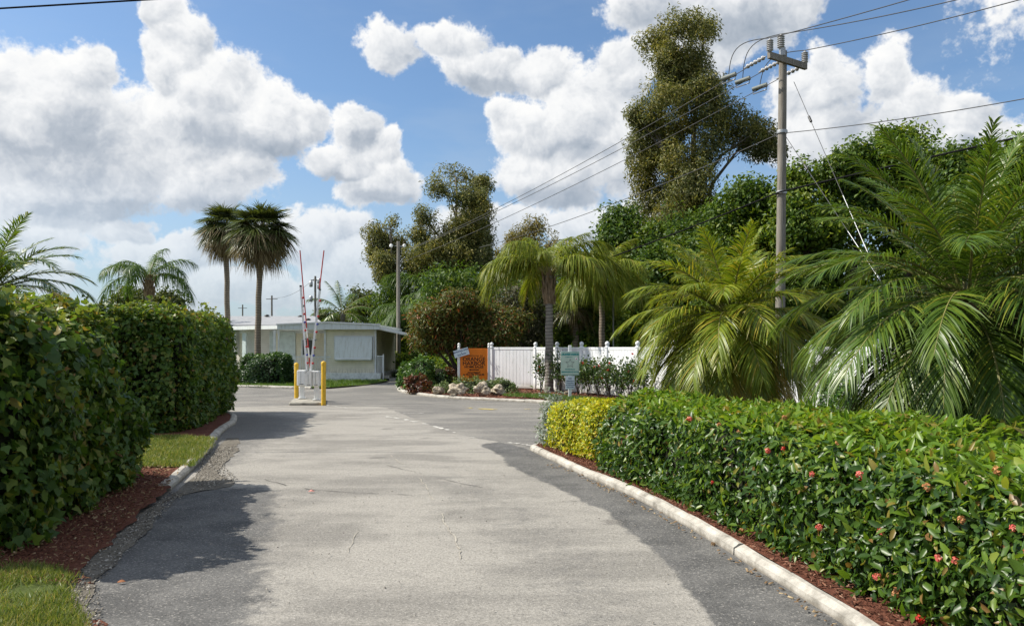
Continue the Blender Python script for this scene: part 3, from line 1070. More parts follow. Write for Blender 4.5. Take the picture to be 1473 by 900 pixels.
BRD = leafmat('broadleaf_foliage', [(0, (.028, .068, .012)), (.5, (.062, .120, .018)), (.85, (.110, .175, .026)), (1, (.15, .20, .035))], .5, .3, .32, clump=.5)
BRD2 = leafmat('bright_broadleaf_foliage', [(0, (.042, .092, .012)), (.5, (.090, .160, .018)), (1, (.17, .225, .035))], .5, .3, .34, clump=.5)
DIST = leafmat('distant_foliage', [(0, (.040, .065, .020)), (.5, (.075, .105, .03)), (1, (.13, .15, .05))], .5, .3, .25, clump=.3)
BOT = leafmat('bottlebrush_leaves', [(0, (.055, .082, .016)), (.60, (.13, .15, .028)), (.84, (.17, .14, .030)), (.93, (.25, .10, .030)), (1, (.32, .07, .035))], .5, .35, .22)
TWG = leafmat('grey_thicket_leaves', [(0, (.035, .045, .018)), (.5, (.085, .085, .04)), (1, (.19, .17, .10))], .5, .3, .22)
PALM_G = leafmat('palm_leaflets', [(0, (.044, .092, .012)), (.5, (.084, .150, .016)), (.9, (.14, .20, .022)), (1, (.23, .23, .03))], .36, .45, .28)
PALM_Y = leafmat('yellowish_palm_leaflets', [(0, (.105, .165, .014)), (.5, (.185, .245, .020)), (.85, (.28, .30, .028)), (1, (.40, .31, .04))], .38, .4, .30)
PALM_OLD = leafmat('old_yellow_palm_leaflets', [(0, (.20, .20, .022)), (.5, (.33, .28, .03)), (1, (.46, .32, .05))], .38, .4, .26)
QUEEN = leafmat('queen_palm_leaflets', [(0, (.095, .140, .014)), (.5, (.175, .225, .020)), (.9, (.26, .28, .035)), (1, (.36, .28, .06))], .45, .3, .30)
QUEEN_D = leafmat('deep_green_palm_leaflets', [(0, (.034, .080, .014)), (.5, (.070, .135, .020)), (1, (.13, .20, .035))], .45, .3, .30)
SABAL_G = leafmat('cabbage_palm_leaves', [(0, (.034, .058, .014)), (.5, (.070, .098, .022)), (1, (.13, .15, .04))], .4, .4, .2)
SABAL_D = leafmat('dry_cabbage_palm_leaves', [(0, (.085, .066, .034)), (.5, (.155, .12, .06)), (1, (.25, .205, .115))], .7, .2, .15)


def bark(name, c0, c1, sx=6, sz=1.2, ringy=False, bumps=.5):
    m, nt = new_mat(name)
    g = NT(nt)
    p = g.obj()
    n1 = g.noise(g.vmath('MULTIPLY', p, (sx, sx, sz)), 2.2, 6, .65)
    f = n1
    if ringy:
        w = nt.nodes.new('ShaderNodeTexWave')
        w.bands_direction = 'Z'
        w.inputs['Scale'].default_value = 2.6
        w.inputs['Distortion'].default_value = 2.2
        w.inputs['Detail'].default_value = 2
        g.set(w.inputs['Vector'], p)
        f = g.math('ADD', g.math('MULTIPLY', n1, .7), g.math('MULTIPLY', w.outputs['Fac'], .3))
    c = g.ramp(f, [(.3, c0), (.7, c1)])
    g.finish(c, .9, .2, g.bump(f, bumps, .03))
    MATS[name] = m
    return m


B_PALM = bark('grey_palm_bark', (.13, .115, .095), (.29, .265, .23), 3, 9, True)
B_BOOT = bark('palm_boots', (.10, .065, .035), (.34, .25, .16), 5, 1.5)
B_SABAL = bark('cabbage_palm_bark', (.12, .095, .07), (.27, .225, .17), 5, 6, True)
B_MEL = bark('paperbark', (.075, .062, .05), (.30, .26, .21), 6, 1.0)
B_DARK = bark('dark_bark', (.028, .022, .016), (.10, .08, .06), 6, 1.2)
B_TWIG = bark('hedge_twigs', (.008, .010, .005), (.022, .024, .011), 9, 9)
B_POLE = bark('weathered_pole_wood', (.13, .115, .095), (.32, .295, .255), 14, .7, False, .3)
M_RACHIS = plain('palm_rachis', (.20, .19, .06), .5, .4, 0, .25, 6)
M_RACHIS_D = plain('dry_palm_rachis', (.26, .19, .10), .7, .2, 0, .25, 6)


# ------------------------------------------------------------------ hedges and shrubs
HEDGE_PTS = {}


def hedge(name, label, cat, path, hw, h, n, LL, LW, mats, seed, tmpl=LEAF_FINE, power=3.4, lump=.09, tips=.22, taper=.5, depth=.22, droop=.25, zb=.05, core=True, group=None, spikes=0, hfun=None, foot=1.0, tiplen=1.0):
    """Clipped hedge swept along a path: leaf by leaf foliage over a twig core."""
    rng = np.random.RandomState(seed)
    S = np.array([tuple(p)[:2] for p in spline([(x, y, 0) for x, y in path], .15)])
    seg = np.hypot(*(S[1:] - S[:-1]).T)
    cl = np.concatenate([[0], np.cumsum(seg)])
    Ltot = cl[-1]
    # profile (superellipse over the ground): offset o in [-1, 1], height f in [0, 1]
    a = np.linspace(0, PI, 240)
    po = np.sign(np.cos(a)) * np.abs(np.cos(a)) ** (2 / power)
    pz = np.abs(np.sin(a)) ** (2 / power)
    # full-height sides: stretch so that sides start at the ground
    pd = np.concatenate([[0], np.cumsum(np.hypot(np.diff(po * hw), np.diff(pz * h)))])
    peri = pd[-1]
    side_area, cap_area = peri * Ltot, 2 * (2 * hw * h)
    nc = int(n * cap_area / (side_area + cap_area))
    ns = n - nc

    def frame(u):
        x = np.interp(u, cl, S[:, 0]); y = np.interp(u, cl, S[:, 1])
        e = .1
        tx = np.interp(np.minimum(u + e, Ltot), cl, S[:, 0]) - np.interp(np.maximum(u - e, 0), cl, S[:, 0])
        ty = np.interp(np.minimum(u + e, Ltot), cl, S[:, 1]) - np.interp(np.maximum(u - e, 0), cl, S[:, 1])
        l = np.hypot(tx, ty) + 1e-9
        return x, y, tx / l, ty / l

    def wfac(u):
        e = np.minimum(u, Ltot - u)
        r = np.clip(e / taper, 0, 1)
        return np.sqrt(1 - (1 - r) ** 2) * .55 + .45, .90 + .10 * np.sqrt(1 - (1 - r) ** 2)
    hf = (lambda u: np.ones_like(u)) if hfun is None else (lambda u: np.interp(u / Ltot, hfun[0], hfun[1]))
    # sides and top
    u = rng.uniform(0, Ltot, ns)
    s = rng.uniform(0, peri, ns)
    o = np.interp(s, pd, po); f = np.interp(s, pd, pz)
    do = np.interp(s, pd, np.gradient(po * hw, pd + np.arange(240) * 1e-9)); df = np.interp(s, pd, np.gradient(pz * h, pd + np.arange(240) * 1e-9))
    x, y, tx, ty = frame(u)
    wf, zf = wfac(u)
    nx, ny = ty, -tx                        # sideways (right of path)
    shrink = foot + (1 - foot) * np.minimum(1, f / .45)
    off = o * hw * wf * shrink
    z = zb + (h - zb) * f * zf * hf(u)
    no, nz = df, -do                        # outward normal in profile plane
    sg = np.where(no * o + nz * .3 < 0, -1, 1)
    N1 = np.c_[nx * no * sg, ny * no * sg, np.abs(nz)]
    Q1 = np.c_[x + nx * off, y + ny * off, z]
    # caps
    o2 = rng.uniform(-1, 1, nc); f2 = rng.uniform(0, 1, nc)
    ok = np.abs(o2) ** power + np.abs(f2) ** power < 1
    o2, f2 = o2[ok], f2[ok]
    e2 = rng.choice([0.0, 1.0], len(o2))
    x, y, tx, ty = frame(e2 * Ltot)
    sgn = np.where(e2 > 0, 1, -1)
    bulge = .12 * (1 - np.maximum(np.abs(o2), f2) ** 2)
    Q2 = np.c_[x + ty * o2 * hw * .80 + tx * sgn * bulge, y - tx * o2 * hw * .80 + ty * sgn * bulge, zb + (h - zb) * f2 * .90 * hf(e2 * Ltot)]
    N2 = np.c_[tx * sgn + ty * o2 * .5, ty * sgn - tx * o2 * .5, f2 ** 3]
    Q = np.concatenate([Q1, Q2]); N = unit(np.concatenate([N1, N2]))
    lmp = snoise(Q, seed, 2.2) * lump + snoise(Q, seed + 1, 5.5) * lump * .6
    inward = np.abs(rng.normal(size=len(Q))) * depth * .55
    Q = Q + N * (lmp - inward)[:, None]
    Q[:, 2] = np.maximum(Q[:, 2], zb + rng.uniform(-.02, .08, len(Q)))
    thin = snoise(Q, seed + 2, 3.6)
    keep = rng.random_sample(len(Q)) < np.clip(.95 + thin * .6, .28, 1)
    Q, N, inward = Q[keep], N[keep], inward[keep]
    X, Y, Z = leaf_axes(N + np.array([0, 0, .35]), rng, droop, .72)
    sc = LL * rng.uniform(.5, 1.35, len(Q))
    SC = np.c_[sc, sc * LW / LL * rng.uniform(.8, 1.2, len(Q)), sc * .8]
    hgt = Q[:, 2] / h
    tipm = (rng.random_sample(len(Q)) < np.clip((hgt - .78) * 3.5, .03, .9) * tips * 2.2) & (inward < depth * .5)
    root = empty(name, (S[len(S) // 2][0], S[len(S) // 2][1], 0), 0, label, cat, group)
    loc = np.array(root.location)
    parts, mi = [], []
    for i, mk in enumerate((~tipm, tipm)):
        XX = X[mk].copy()
        scl = SC[mk].copy()
        if i == 1:
            XX[:, 2] = np.abs(XX[:, 2]) + .25
            XX = unit(XX)
            scl[:, 0] *= tiplen
        YY = unit(np.cross(Z[mk], XX)); ZZ = np.cross(XX, YY)
        p = scatter(tmpl[0], tmpl[1], Q[mk] - loc, XX, YY, ZZ, scl)
        parts.append(p); mi.append(np.full(len(p[2]), i))
    if spikes:
        us = rng.uniform(.2, Ltot - .2, spikes)
        x, y, tx, ty = frame(us)
        for k in range(spikes):
            o_ = rng.uniform(-.75, .75) * hw
            zt = h * (1.0 if hfun is None else float(hf(np.array([us[k]]))[0]))
            hh = rng.uniform(.08, .34)
            m = int(6 + hh * 50)
            t = rng.uniform(0, 1, m)
            q = np.c_[x[k] + ty[k] * o_ + rng.normal(size=m) * .03, y[k] - tx[k] * o_ + rng.normal(size=m) * .03, zt - .06 + t * hh]
            nn = unit(rng.normal(size=(m, 3)) + np.array([0, 0, .4]))
            ax = leaf_axes(nn, rng, .1, .3)
            ss = LL * rng.uniform(.5, 1.0, m)
            p = scatter(tmpl[0], tmpl[1], q - loc, *ax, np.c_[ss, ss * LW / LL, ss * .8])
            parts.append(p); mi.append(np.full(len(p[2]), 1))
    V, Lp, T = merge(parts)
    link_mesh('foliage', mesh_np('foliage', V, Lp, T, mats, False, np.concatenate(mi)), root)
    HEDGE_PTS[root.name] = Q
    if core:
        mb = MB()
        ce = min(Ltot * .3, taper * .35 + depth * .8)
        us = np.linspace(ce, Ltot - ce, max(4, int(Ltot / .3)))
        x, y, tx, ty = frame(us)
        wf, zf = wfac(us)
        ia = np.linspace(0, 239, 22).astype(int)
        vs, fs = [], []
        ins = max(.45, 1 - depth * .9 / hw)
        for k in range(len(us)):
            for j in ia:
                o_ = po[j] * hw * wf[k] * ins * (foot + (1 - foot) * min(1, pz[j] / .45))
                vs.append((x[k] + ty[k] * o_ - loc[0], y[k] - tx[k] * o_ - loc[1], max(0.02, zb + (h - zb) * pz[j] * zf[k] * (1 - depth * .75 / h) * (1.0 if hfun is None else float(hf(us[k:k + 1])[0])))))
        m = len(ia)
        for k in range(len(us) - 1):
            for j in range(m - 1):
                fs.append((k * m + j, (k + 1) * m + j, (k + 1) * m + j + 1, k * m + j + 1))
        fs.append(tuple(range(m))); fs.append(tuple((len(us) - 1) * m + j for j in range(m - 1, -1, -1)))
        mb.add(vs, fs)
        mb.build('twig_core', B_TWIG, root)
    return root


def flower_cluster(root, pos, r, mat, seed, name='flower'):
    rng = np.random.RandomState(seed)
    n = 26
    N = unit(rng.normal(size=(n, 3)) + np.array([0, -.6, .5]))
    q = np.array(pos) - np.array(root.location) + N * r * .75
    ax = leaf_axes(N, rng, 0, .25)
    V, Lp, T = scatter(LEAF_QUAD[0], LEAF_QUAD[1], q, *ax, np.full((n, 3), r * .75))
    return link_mesh(name, mesh_np(name, V, Lp, T, mat), root)


FL_PINK = leafmat('coral_pink_petals', [(0, (.55, .10, .09)), (.6, (.72, .18, .14)), (1, (.80, .34, .24))], .5, .3, .2)
FL_OLD = leafmat('faded_orange_petals', [(0, (.28, .12, .05)), (.6, (.48, .22, .09)), (1, (.60, .34, .16))], .6, .2, .15)
FL_RED = leafmat('red_petals', [(0, (.40, .02, .015)), (1, (.62, .06, .04))], .5, .3, .15)

# ---- left: two tall hibiscus hedges
hedge('hibiscus_hedge', 'tall dark green hedge beside the near road edge, bulging over bare mulch, nearest left', 'hedge',
      [(-5.38, 5.95), (-5.62, 7.3), (-5.92, 8.6), (-6.24, 9.95)], 1.58, 2.20, 64000, .090, .076, [HIB, HIB_TIP], 21, LEAF_LOBED, 4.0, .13, .55, .55, .42, .35, .06, spikes=26, foot=.95)
hedge('hibiscus_hedge', 'tall squared hedge standing inside the curved kerb end on the left', 'hedge',
      [(-7.35, 14.9), (-7.65, 17.0), (-8.1, 19.3), (-8.5, 21.0)], 1.25, 2.50, 50000, .088, .072, [HIB, HIB_TIP], 22, LEAF_LOBED, 5.0, .09, .32, .5, .28, .3, .08, spikes=22, foot=.9)
# hedge behind the near one, running away to the left
hedge('hibiscus_hedge', 'far back hedge row seen only as a strip behind the two tall hedges', 'hedge',
      [(-9.6, 13.0), (-13, 13.4), (-18, 14)], 1.0, 1.95, 6000, .12, .10, [HIB, HIB_TIP], 23, LEAF_LOBED, 3.5, .12, .4, .5, .3)

# ---- right: glossy ixora hedge along the kerb
HR = hedge('ixora_hedge', 'long low glossy green hedge with coral flowers along the right kerb', 'hedge',
           [(1.86, 11.0), (2.2, 9.6), (2.58, 8.2), (2.92, 6.5), (3.18, 5.0), (3.30, 3.4), (3.36, 1.6), (3.40, -1.0)], .86, 1.06, 92000, .080, .036, [IXO, IXO_TIP], 31, LEAF_FINE, 4.0, .055, .60, .35, .24, .12, .08, foot=.98, tiplen=1.2)
hedge('ixora_hedge', 'low green hedge filling in behind the long flowering hedge, under the palms', 'hedge',
      [(3.55, 7.4), (4.3, 6.7), (5.3, 5.2), (5.8, 3.0)], .62, .98, 12000, .095, .042, [IXO, IXO_TIP], 32, LEAF_FINE, 3.6, .06, .6, .4, .2, .12, .1)
rf = random.Random(8)
for (px, py, d, r, m) in [(993, 592, 9.3, .032, FL_PINK), (1027, 611, 8.6, .028, FL_OLD), (1059, 610, 8.2, .026, FL_OLD), (1099, 637, 7.4, .032, FL_PINK), (1116, 645, 7.0, .022, FL_RED),
                          (1157, 679, 6.4, .026, FL_PINK), (1235, 672, 5.7, .034, FL_PINK), (1195, 633, 6.3, .026, FL_OLD), (1171, 762, 6.1, .030, FL_PINK), (1257, 767, 5.3, .028, FL_PINK),
                          (1258, 836, 5.05, .030, FL_PINK), (1342, 806, 4.75, .026, FL_PINK), (1362, 808, 4.65, .024, FL_PINK), (1322, 702, 4.9, .030, FL_OLD), (1430, 666, 4.3, .034, FL_OLD),
                          (1064, 761, 7.0, .026, FL_OLD), (1376, 752, 4.6, .026, FL_OLD), (1278, 845, 4.95, .034, FL_OLD), (1448, 754, 4.2, .022, FL_PINK), (1470, 800, 4.1, .028, FL_PINK), (1018, 688, 7.8, .02, FL_RED),
                          (1312, 893, 4.7, .034, FL_RED), (1124, 590, 7.6, .028, FL_OLD), (1310, 640, 5.2, .024, FL_OLD), (1365, 640, 4.9, .022, FL_OLD)]:
    hp = HEDGE_PTS[HR.name]
    u_, v_ = 736.5 + F * hp[:, 0] / hp[:, 1], 500 - F * (hp[:, 2] - CAM_H) / hp[:, 1]
    nr = hp[np.hypot(u_ - px, v_ - py) < 14]
    if not len(nr): continue
    c_ = nr[np.argmin(nr[:, 1])]
    flower_cluster(HR, (c_[0] - .02, c_[1] - .03, c_[2] + .01), r * .88, m, px)

YB = hedge('golden_shrub', 'bright yellow clipped shrub row at the island nose', 'shrub',
           [(.92, 12.9), (1.22, 12.1), (1.60, 11.1)], .48, .91, 17000, .048, .026, [YEL, YEL], 41, LEAF_FINE, 4.2, .06, .2, .22, .16, .1, .12, foot=.78)
hedge('silver_shrub', 'small silvery grey shrub at the very tip of the kerbed island', 'shrub',
      [(.60, 13.0), (.66, 13.25), (.74, 13.45)], .26, .90, 2600, .055, .024, [SIL, SIL], 42, LEAF_FINE, 2.6, .10, .2, .25, .2, -.2, .1, spikes=8, core=False)


def shrub(name, label, c, r, h, n, LL, LW, mats, seed, tmpl=LEAF_QUAD, group=None, power=2.2, lump=.2, core=True, spikes=0, zb=.06):
    x, y = c
    l = max(.12, r * .68)
    return hedge(name, label, 'shrub', [(x - l, y + .02), (x, y), (x + l, y - .02)], r * .95, h, n, LL, LW, mats, seed, tmpl, power, lump, .25, r * .75, r * .35, .15, zb, core, group, spikes)


# ---- sign bed and house shrubs
shrub('croton_bush', 'rounded red brown bush at the rounded corner of the sign bed', G(599, 567)[:2], .40, .80, 2600, .12, .04, [CRO, CRO], 51)
shrub('croton_bush', 'red brown bush close to the left post of the orange sign', G(644, 561)[:2], .42, .62, 2200, .12, .04, [CRO, CRO], 52)
shrub('leafy_bush', 'tall bright green bush behind the corner red brown bush', (-3.55, 31.2), .70, 1.40, 5200, .12, .06, [GRN, GRN], 53)
shrub('leafy_bush', 'wide bright green bush left of the tall one beside the driveway', (-4.2, 33.5), .60, 1.15, 3800, .12, .06, [GRN, GRN], 54)
shrub('sprawling_bush', 'low green bush between the first two pale boulders', G(641, 569.5)[:2], .50, .50, 2400, .075, .032, [SPR, SPR], 55)
shrub('sprawling_bush', 'low green bush in front of the left half of the orange sign', G(676, 568.7)[:2], .62, .66, 3000, .075, .032, [SPR, SPR], 56)
shrub('sprawling_bush', 'low green bush in front of the right half of the orange sign', G(701, 568.2)[:2], .60, .66, 3000, .075, .032, [SPR, SPR], 57)
shrub('sprawling_bush', 'low rounded green bush against the left end of the white fence', G(728, 569)[:2], .46, .64, 2400, .075, .032, [SPR, SPR], 58)
shrub('leafy_bush', 'dark bush in the shade behind the gap left of the orange sign', (-2.9, 31.9), .5, 1.0, 2600, .11, .05, [DKG, DKG], 59)
hedge('clipped_bush', 'broad dark green clipped bush below the porch of the pale house', 'shrub', [(-12.3, 36.9), (-11.2, 36.7), (-10.2, 36.6)], .95, 1.45, 15000, .11, .055, [DKG, GRN], 61, LEAF_QUAD, 2.6, .14, .5, 1.0, .3, .2, .05)
hedge('clipped_bush', 'dark bush at the left end of the lawn, half hidden by the tall hedge', 'shrub', [(-14.8, 38.0), (-14.0, 37.9), (-13.3, 37.6)], .8, 1.2, 6000, .11, .055, [DKG, GRN], 62, LEAF_QUAD, 2.6, .14, .5, .9, .3, .2, .05)

for i, (t, r_, h_, lab) in enumerate([(8.2, .75, 1.15, 'rounded green bush along the fence foot, nearest the rose bushes'), (9.6, .8, 1.25, 'rounded green bush along the fence foot, between the two feathery palms'),
                                      (11.0, .8, 1.2, 'rounded green bush along the fence foot, left behind the big dark palm'), (12.4, .85, 1.25, 'rounded green bush along the fence foot, right behind the big dark palm')]):
    shrub('leafy_bush', lab, (-.80 + .80 * t + 2.0 - 1.05, 31.5 - 1.52 * t + 2.0 - .6), r_, h_, 4200, .12, .055, [GRN, DKG], 80 + i, group='rounded bushes along the fence foot')


def rose(label, base, h, n, seed, reds):
    rng = np.random.RandomState(seed)
    root = empty('rose_bush', (base[0], base[1], .10), 0, label, 'shrub', 'leggy rose bushes along the white fence')
    mb = MB()
    tips = []
    for k in range(6):
        a = rng.uniform(0, 2 * PI); sp = rng.uniform(.15, .42)
        hh = h * rng.uniform(.7, 1.05)
        pts = [(math.cos(a) * sp * t ** 1.3 + .02 * math.sin(9 * t + k), math.sin(a) * sp * t ** 1.3, hh * t) for t in np.linspace(0, 1, 6)]
        mb.tube(pts, [.014, .012, .010, .008, .006, .004], 5)
        tips += [pts[-1], pts[-2], pts[-3]]
        for j in range(2):
            b = pts[rng.randint(2, 5)]
            e = (b[0] + rng.normal() * .15, b[1] + rng.normal() * .15, b[2] + rng.uniform(.1, .3))
            mb.tube([b, e], [.007, .003], 4)
            tips.append(e)
    mb.build('stem', B_DARK, root)
    tips = np.array(tips)
    q = tips[rng.randint(0, len(tips), n)] + rng.normal(size=(n, 3)) * np.array([.10, .10, .11])
    N = unit(rng.normal(size=(n, 3)) + np.array([0, 0, .5]))
    sc = rng.uniform(.06, .12, n)
    V, Lp, T = scatter(*LEAF_QUAD, q, *leaf_axes(N, rng, .2, .4), np.c_[sc, sc * .6, sc * .6])
    link_mesh('foliage', mesh_np('foliage', V, Lp, T, ROSE), root)
    for k in range(reds):
        p = tips[rng.randint(0, len(tips))] + rng.normal(size=3) * .06 + np.array([0, -.06, .03])
        N = unit(rng.normal(size=(14, 3)))
        V, Lp, T = scatter(*LEAF_QUAD, np.repeat([p], 14, 0) + N * .02, *leaf_axes(N, rng, 0, .3), np.full((14, 3), .045))
        link_mesh('flower', mesh_np('flower', V, Lp, T, FL_RED), root)
    return root


ROSES = [(778, 28.9, 1.35, 'leggy rose bush at the left side of the grey palm trunk', 2), (806, 28.2, 1.25, 'leggy rose bush at the right side of the grey palm trunk', 3),
         (832, 27.0, 1.05, 'first rose bush right of the post carrying the green sign', 2), (846, 26.4, 1.1, 'second rose bush right of the post carrying the green sign', 1),
         (861, 25.8, 1.15, 'third rose bush right of the post carrying the green sign', 1), (876, 25.2, 1.15, 'fourth rose bush right of the post carrying the green sign', 4),
         (892, 24.7, 1.1, 'fifth rose bush right of the post carrying the green sign', 2), (906, 24.2, 1.15, 'rose bush just left of the yellowish palm, under a fence post ball', 4),
         (922, 23.6, 1.1, 'rose bush peeping out from behind the yellowish palm fronds', 2)]
for i, (px, d, h, lab, reds) in enumerate(ROSES):
    rose(lab, P(px, 560, d)[:2], h * 1.0, 620, 70 + i, reds)
# ------------------------------------------------------------------ palms
def frond_mesh(L, e0, bend, nl, ll, lw, th0, th1, vee, grav, seed, mat, plume=0.0, rach=.022, s0=.16, segs=4, tipz=.0, rmat=None, droopmax=-1.45):
    """Pinnate frond growing along +X from the origin: rachis plus two rows of leaflets."""
    rng = np.random.RandomState(seed)
    K = 26
    s = np.linspace(0, 1, K)
    ang = np.maximum(e0 - bend * s ** 1.25, droopmax)
    ds = L / (K - 1)
    xs = np.concatenate([[0], np.cumsum(np.cos((ang[1:] + ang[:-1]) / 2) * ds)])
    zs = np.concatenate([[0], np.cumsum(np.sin((ang[1:] + ang[:-1]) / 2) * ds)])
    tw = rng.uniform(-.12, .12)
    ys = tw * xs * s
    mb = MB()
    ii = list(range(0, K, 2)) + [K - 1]
    mb.tube([(xs[i], ys[i], zs[i]) for i in ii], [rach * (1 - .82 * s[i]) for i in ii], 5)
    RV = np.array(mb.v, dtype=np.float32)
    RT = np.array([len(f) for f in mb.f]); RL = np.array([i for f in mb.f for i in f])
    t = np.linspace(0, 1, nl)
    sl = s0 + (1 - s0) * t
    V, faces, o = [], [], 0
    side = np.concatenate([np.ones(nl), -np.ones(nl)])
    sl = np.concatenate([sl, sl + .5 / nl * (1 - s0)]); sl = np.clip(sl + rng.normal(size=2 * nl) * .004, 0, 1)
    tt = np.concatenate([t, t])
    n = 2 * nl
    A = np.interp(sl, s, ang)
    B = np.c_[np.interp(sl, s, xs), np.interp(sl, s, ys), np.interp(sl, s, zs)]
    T = np.c_[np.cos(A), np.zeros(n), np.sin(A)]
    Nn = np.c_[-np.sin(A), np.zeros(n), np.cos(A)]
    Yv = np.c_[np.zeros(n), side, np.zeros(n)]
    th = th0 + (th1 - th0) * tt + rng.normal(size=n) * .07
    v = vee + rng.normal(size=n) * .06 + plume * rng.uniform(-1, 1, n)
    D = T * np.cos(th)[:, None] + (Yv * np.cos(v)[:, None] + Nn * np.sin(v)[:, None]) * np.sin(th)[:, None]
    D = unit(D)
    prof = np.interp(tt, [0, .12, .4, .75, 1], [.45, .8, 1.0, .8, .38])
    l = ll * prof * rng.uniform(.88, 1.1, n)
    # blade side vector: in the frond plane, perpendicular to the leaflet
    Wd = np.cross(D, Nn); Wd = unit(Wd - D * np.sum(Wd * D, 1, keepdims=True))
    Wd = unit(Wd + Nn * rng.normal(size=(n, 1)) * .35)
    q = np.linspace(0, 1, segs + 1)
    wp = np.interp(q, [0, .2, .6, 1], [.55, 1, .85, .06])
    pts = B[:, None, :] + D[:, None, :] * (l[:, None] * q[None, :])[:, :, None]
    pts[:, :, 2] -= grav * (l[:, None] * q[None, :] ** 2) * (1 + .25 * rng.normal(size=(n, 1)))
    ww = lw * wp[None, :, None] * (.7 + .3 * prof)[:, None, None]
    Lf = pts - Wd[:, None, :] * ww / 2
    Rt = pts + Wd[:, None, :] * ww / 2
    LV = np.stack([Lf, Rt], axis=2).reshape(n, -1, 3)          # per leaflet: L0 R0 L1 R1 ...
    k = 2 * (segs + 1)
    fl = np.array([[2 * i, 2 * i + 1, 2 * i + 3, 2 * i + 2] for i in range(segs)])
    LL_ = (np.arange(n)[:, None, None] * k + fl[None]).reshape(-1)
    LT = np.full(n * segs, 4)
    Vv, Lp, Tt = merge([(RV, RL, RT), (LV.reshape(-1, 3), LL_, LT)])
    mi = np.concatenate([np.zeros(len(RT)), np.ones(len(LT))])
    return mesh_np('frond', Vv, Lp, Tt, [rmat or M_RACHIS, mat], True, mi)


def fan_mesh(Lp_, e0, bend, R0, nseg, w, grav, seed, mat, rmat=None, spread=2.5):
    """Costapalmate fan leaf: petiole and drooping segments."""
    rng = np.random.RandomState(seed)
    K = 8
    s = np.linspace(0, 1, K)
    ang = np.maximum(e0 - bend * s, -1.5)
    ds = Lp_ / (K - 1)
    xs = np.concatenate([[0], np.cumsum(np.cos(ang[1:]) * ds)])
    zs = np.concatenate([[0], np.cumsum(np.sin(ang[1:]) * ds)])
    mb = MB()
    mb.tube([(x, 0, z) for x, z in zip(xs, zs)], [.022 - .012 * q for q in s], 4)
    RV = np.array(mb.v, dtype=np.float32)
    RT = np.array([len(f) for f in mb.f]); RL = np.array([i for f in mb.f for i in f])
    a = ang[-1] - .15
    n = nseg
    ph = np.linspace(-spread, spread, n) + rng.normal(size=n) * .04
    T = np.array([math.cos(a), 0, math.sin(a)]); Nn = np.array([-math.sin(a), 0, math.cos(a)]); Y = np.array([0, 1, 0])
    fold = .25 * np.abs(np.sin(ph))
    D = np.cos(ph)[:, None] * T + np.sin(ph)[:, None] * Y * .95 + fold[:, None] * Nn
    D = unit(D)
    l = R0 * (1 - .22 * (np.abs(ph) / spread) ** 2) * rng.uniform(.9, 1.08, n)
    Wd = unit(np.cross(D, Nn[None, :] + rng.normal(size=(n, 3)) * .35))
    B = np.array([xs[-1], 0, zs[-1]])
    segs = 4
    q = np.linspace(0, 1, segs + 1)
    wp = np.interp(q, [0, .35, .6, 1], [.25, 1, .75, .04]) * w
    pts = B[None, None, :] + D[:, None, :] * (l[:, None] * q[None])[:, :, None]
    pts[:, :, 2] -= grav * l[:, None] * np.clip(q[None] - .3, 0, 1) ** 1.6 * (1 + .35 * rng.normal(size=(n, 1)))
    LV = np.stack([pts - Wd[:, None] * wp[None, :, None] / 2, pts + Wd[:, None] * wp[None, :, None] / 2], axis=2).reshape(n, -1, 3)
    k = 2 * (segs + 1)
    fl = np.array([[2 * i, 2 * i + 1, 2 * i + 3, 2 * i + 2] for i in range(segs)])
    LL_ = (np.arange(n)[:, None, None] * k + fl[None]).reshape(-1)
    LT = np.full(n * segs, 4)
    Vv, Lp, Tt = merge([(RV, RL, RT), (LV.reshape(-1, 3), LL_, LT)])
    return mesh_np('frond', Vv, Lp, Tt, [rmat or M_RACHIS, mat], True, np.concatenate([np.zeros(len(RT)), np.ones(len(LT))]))


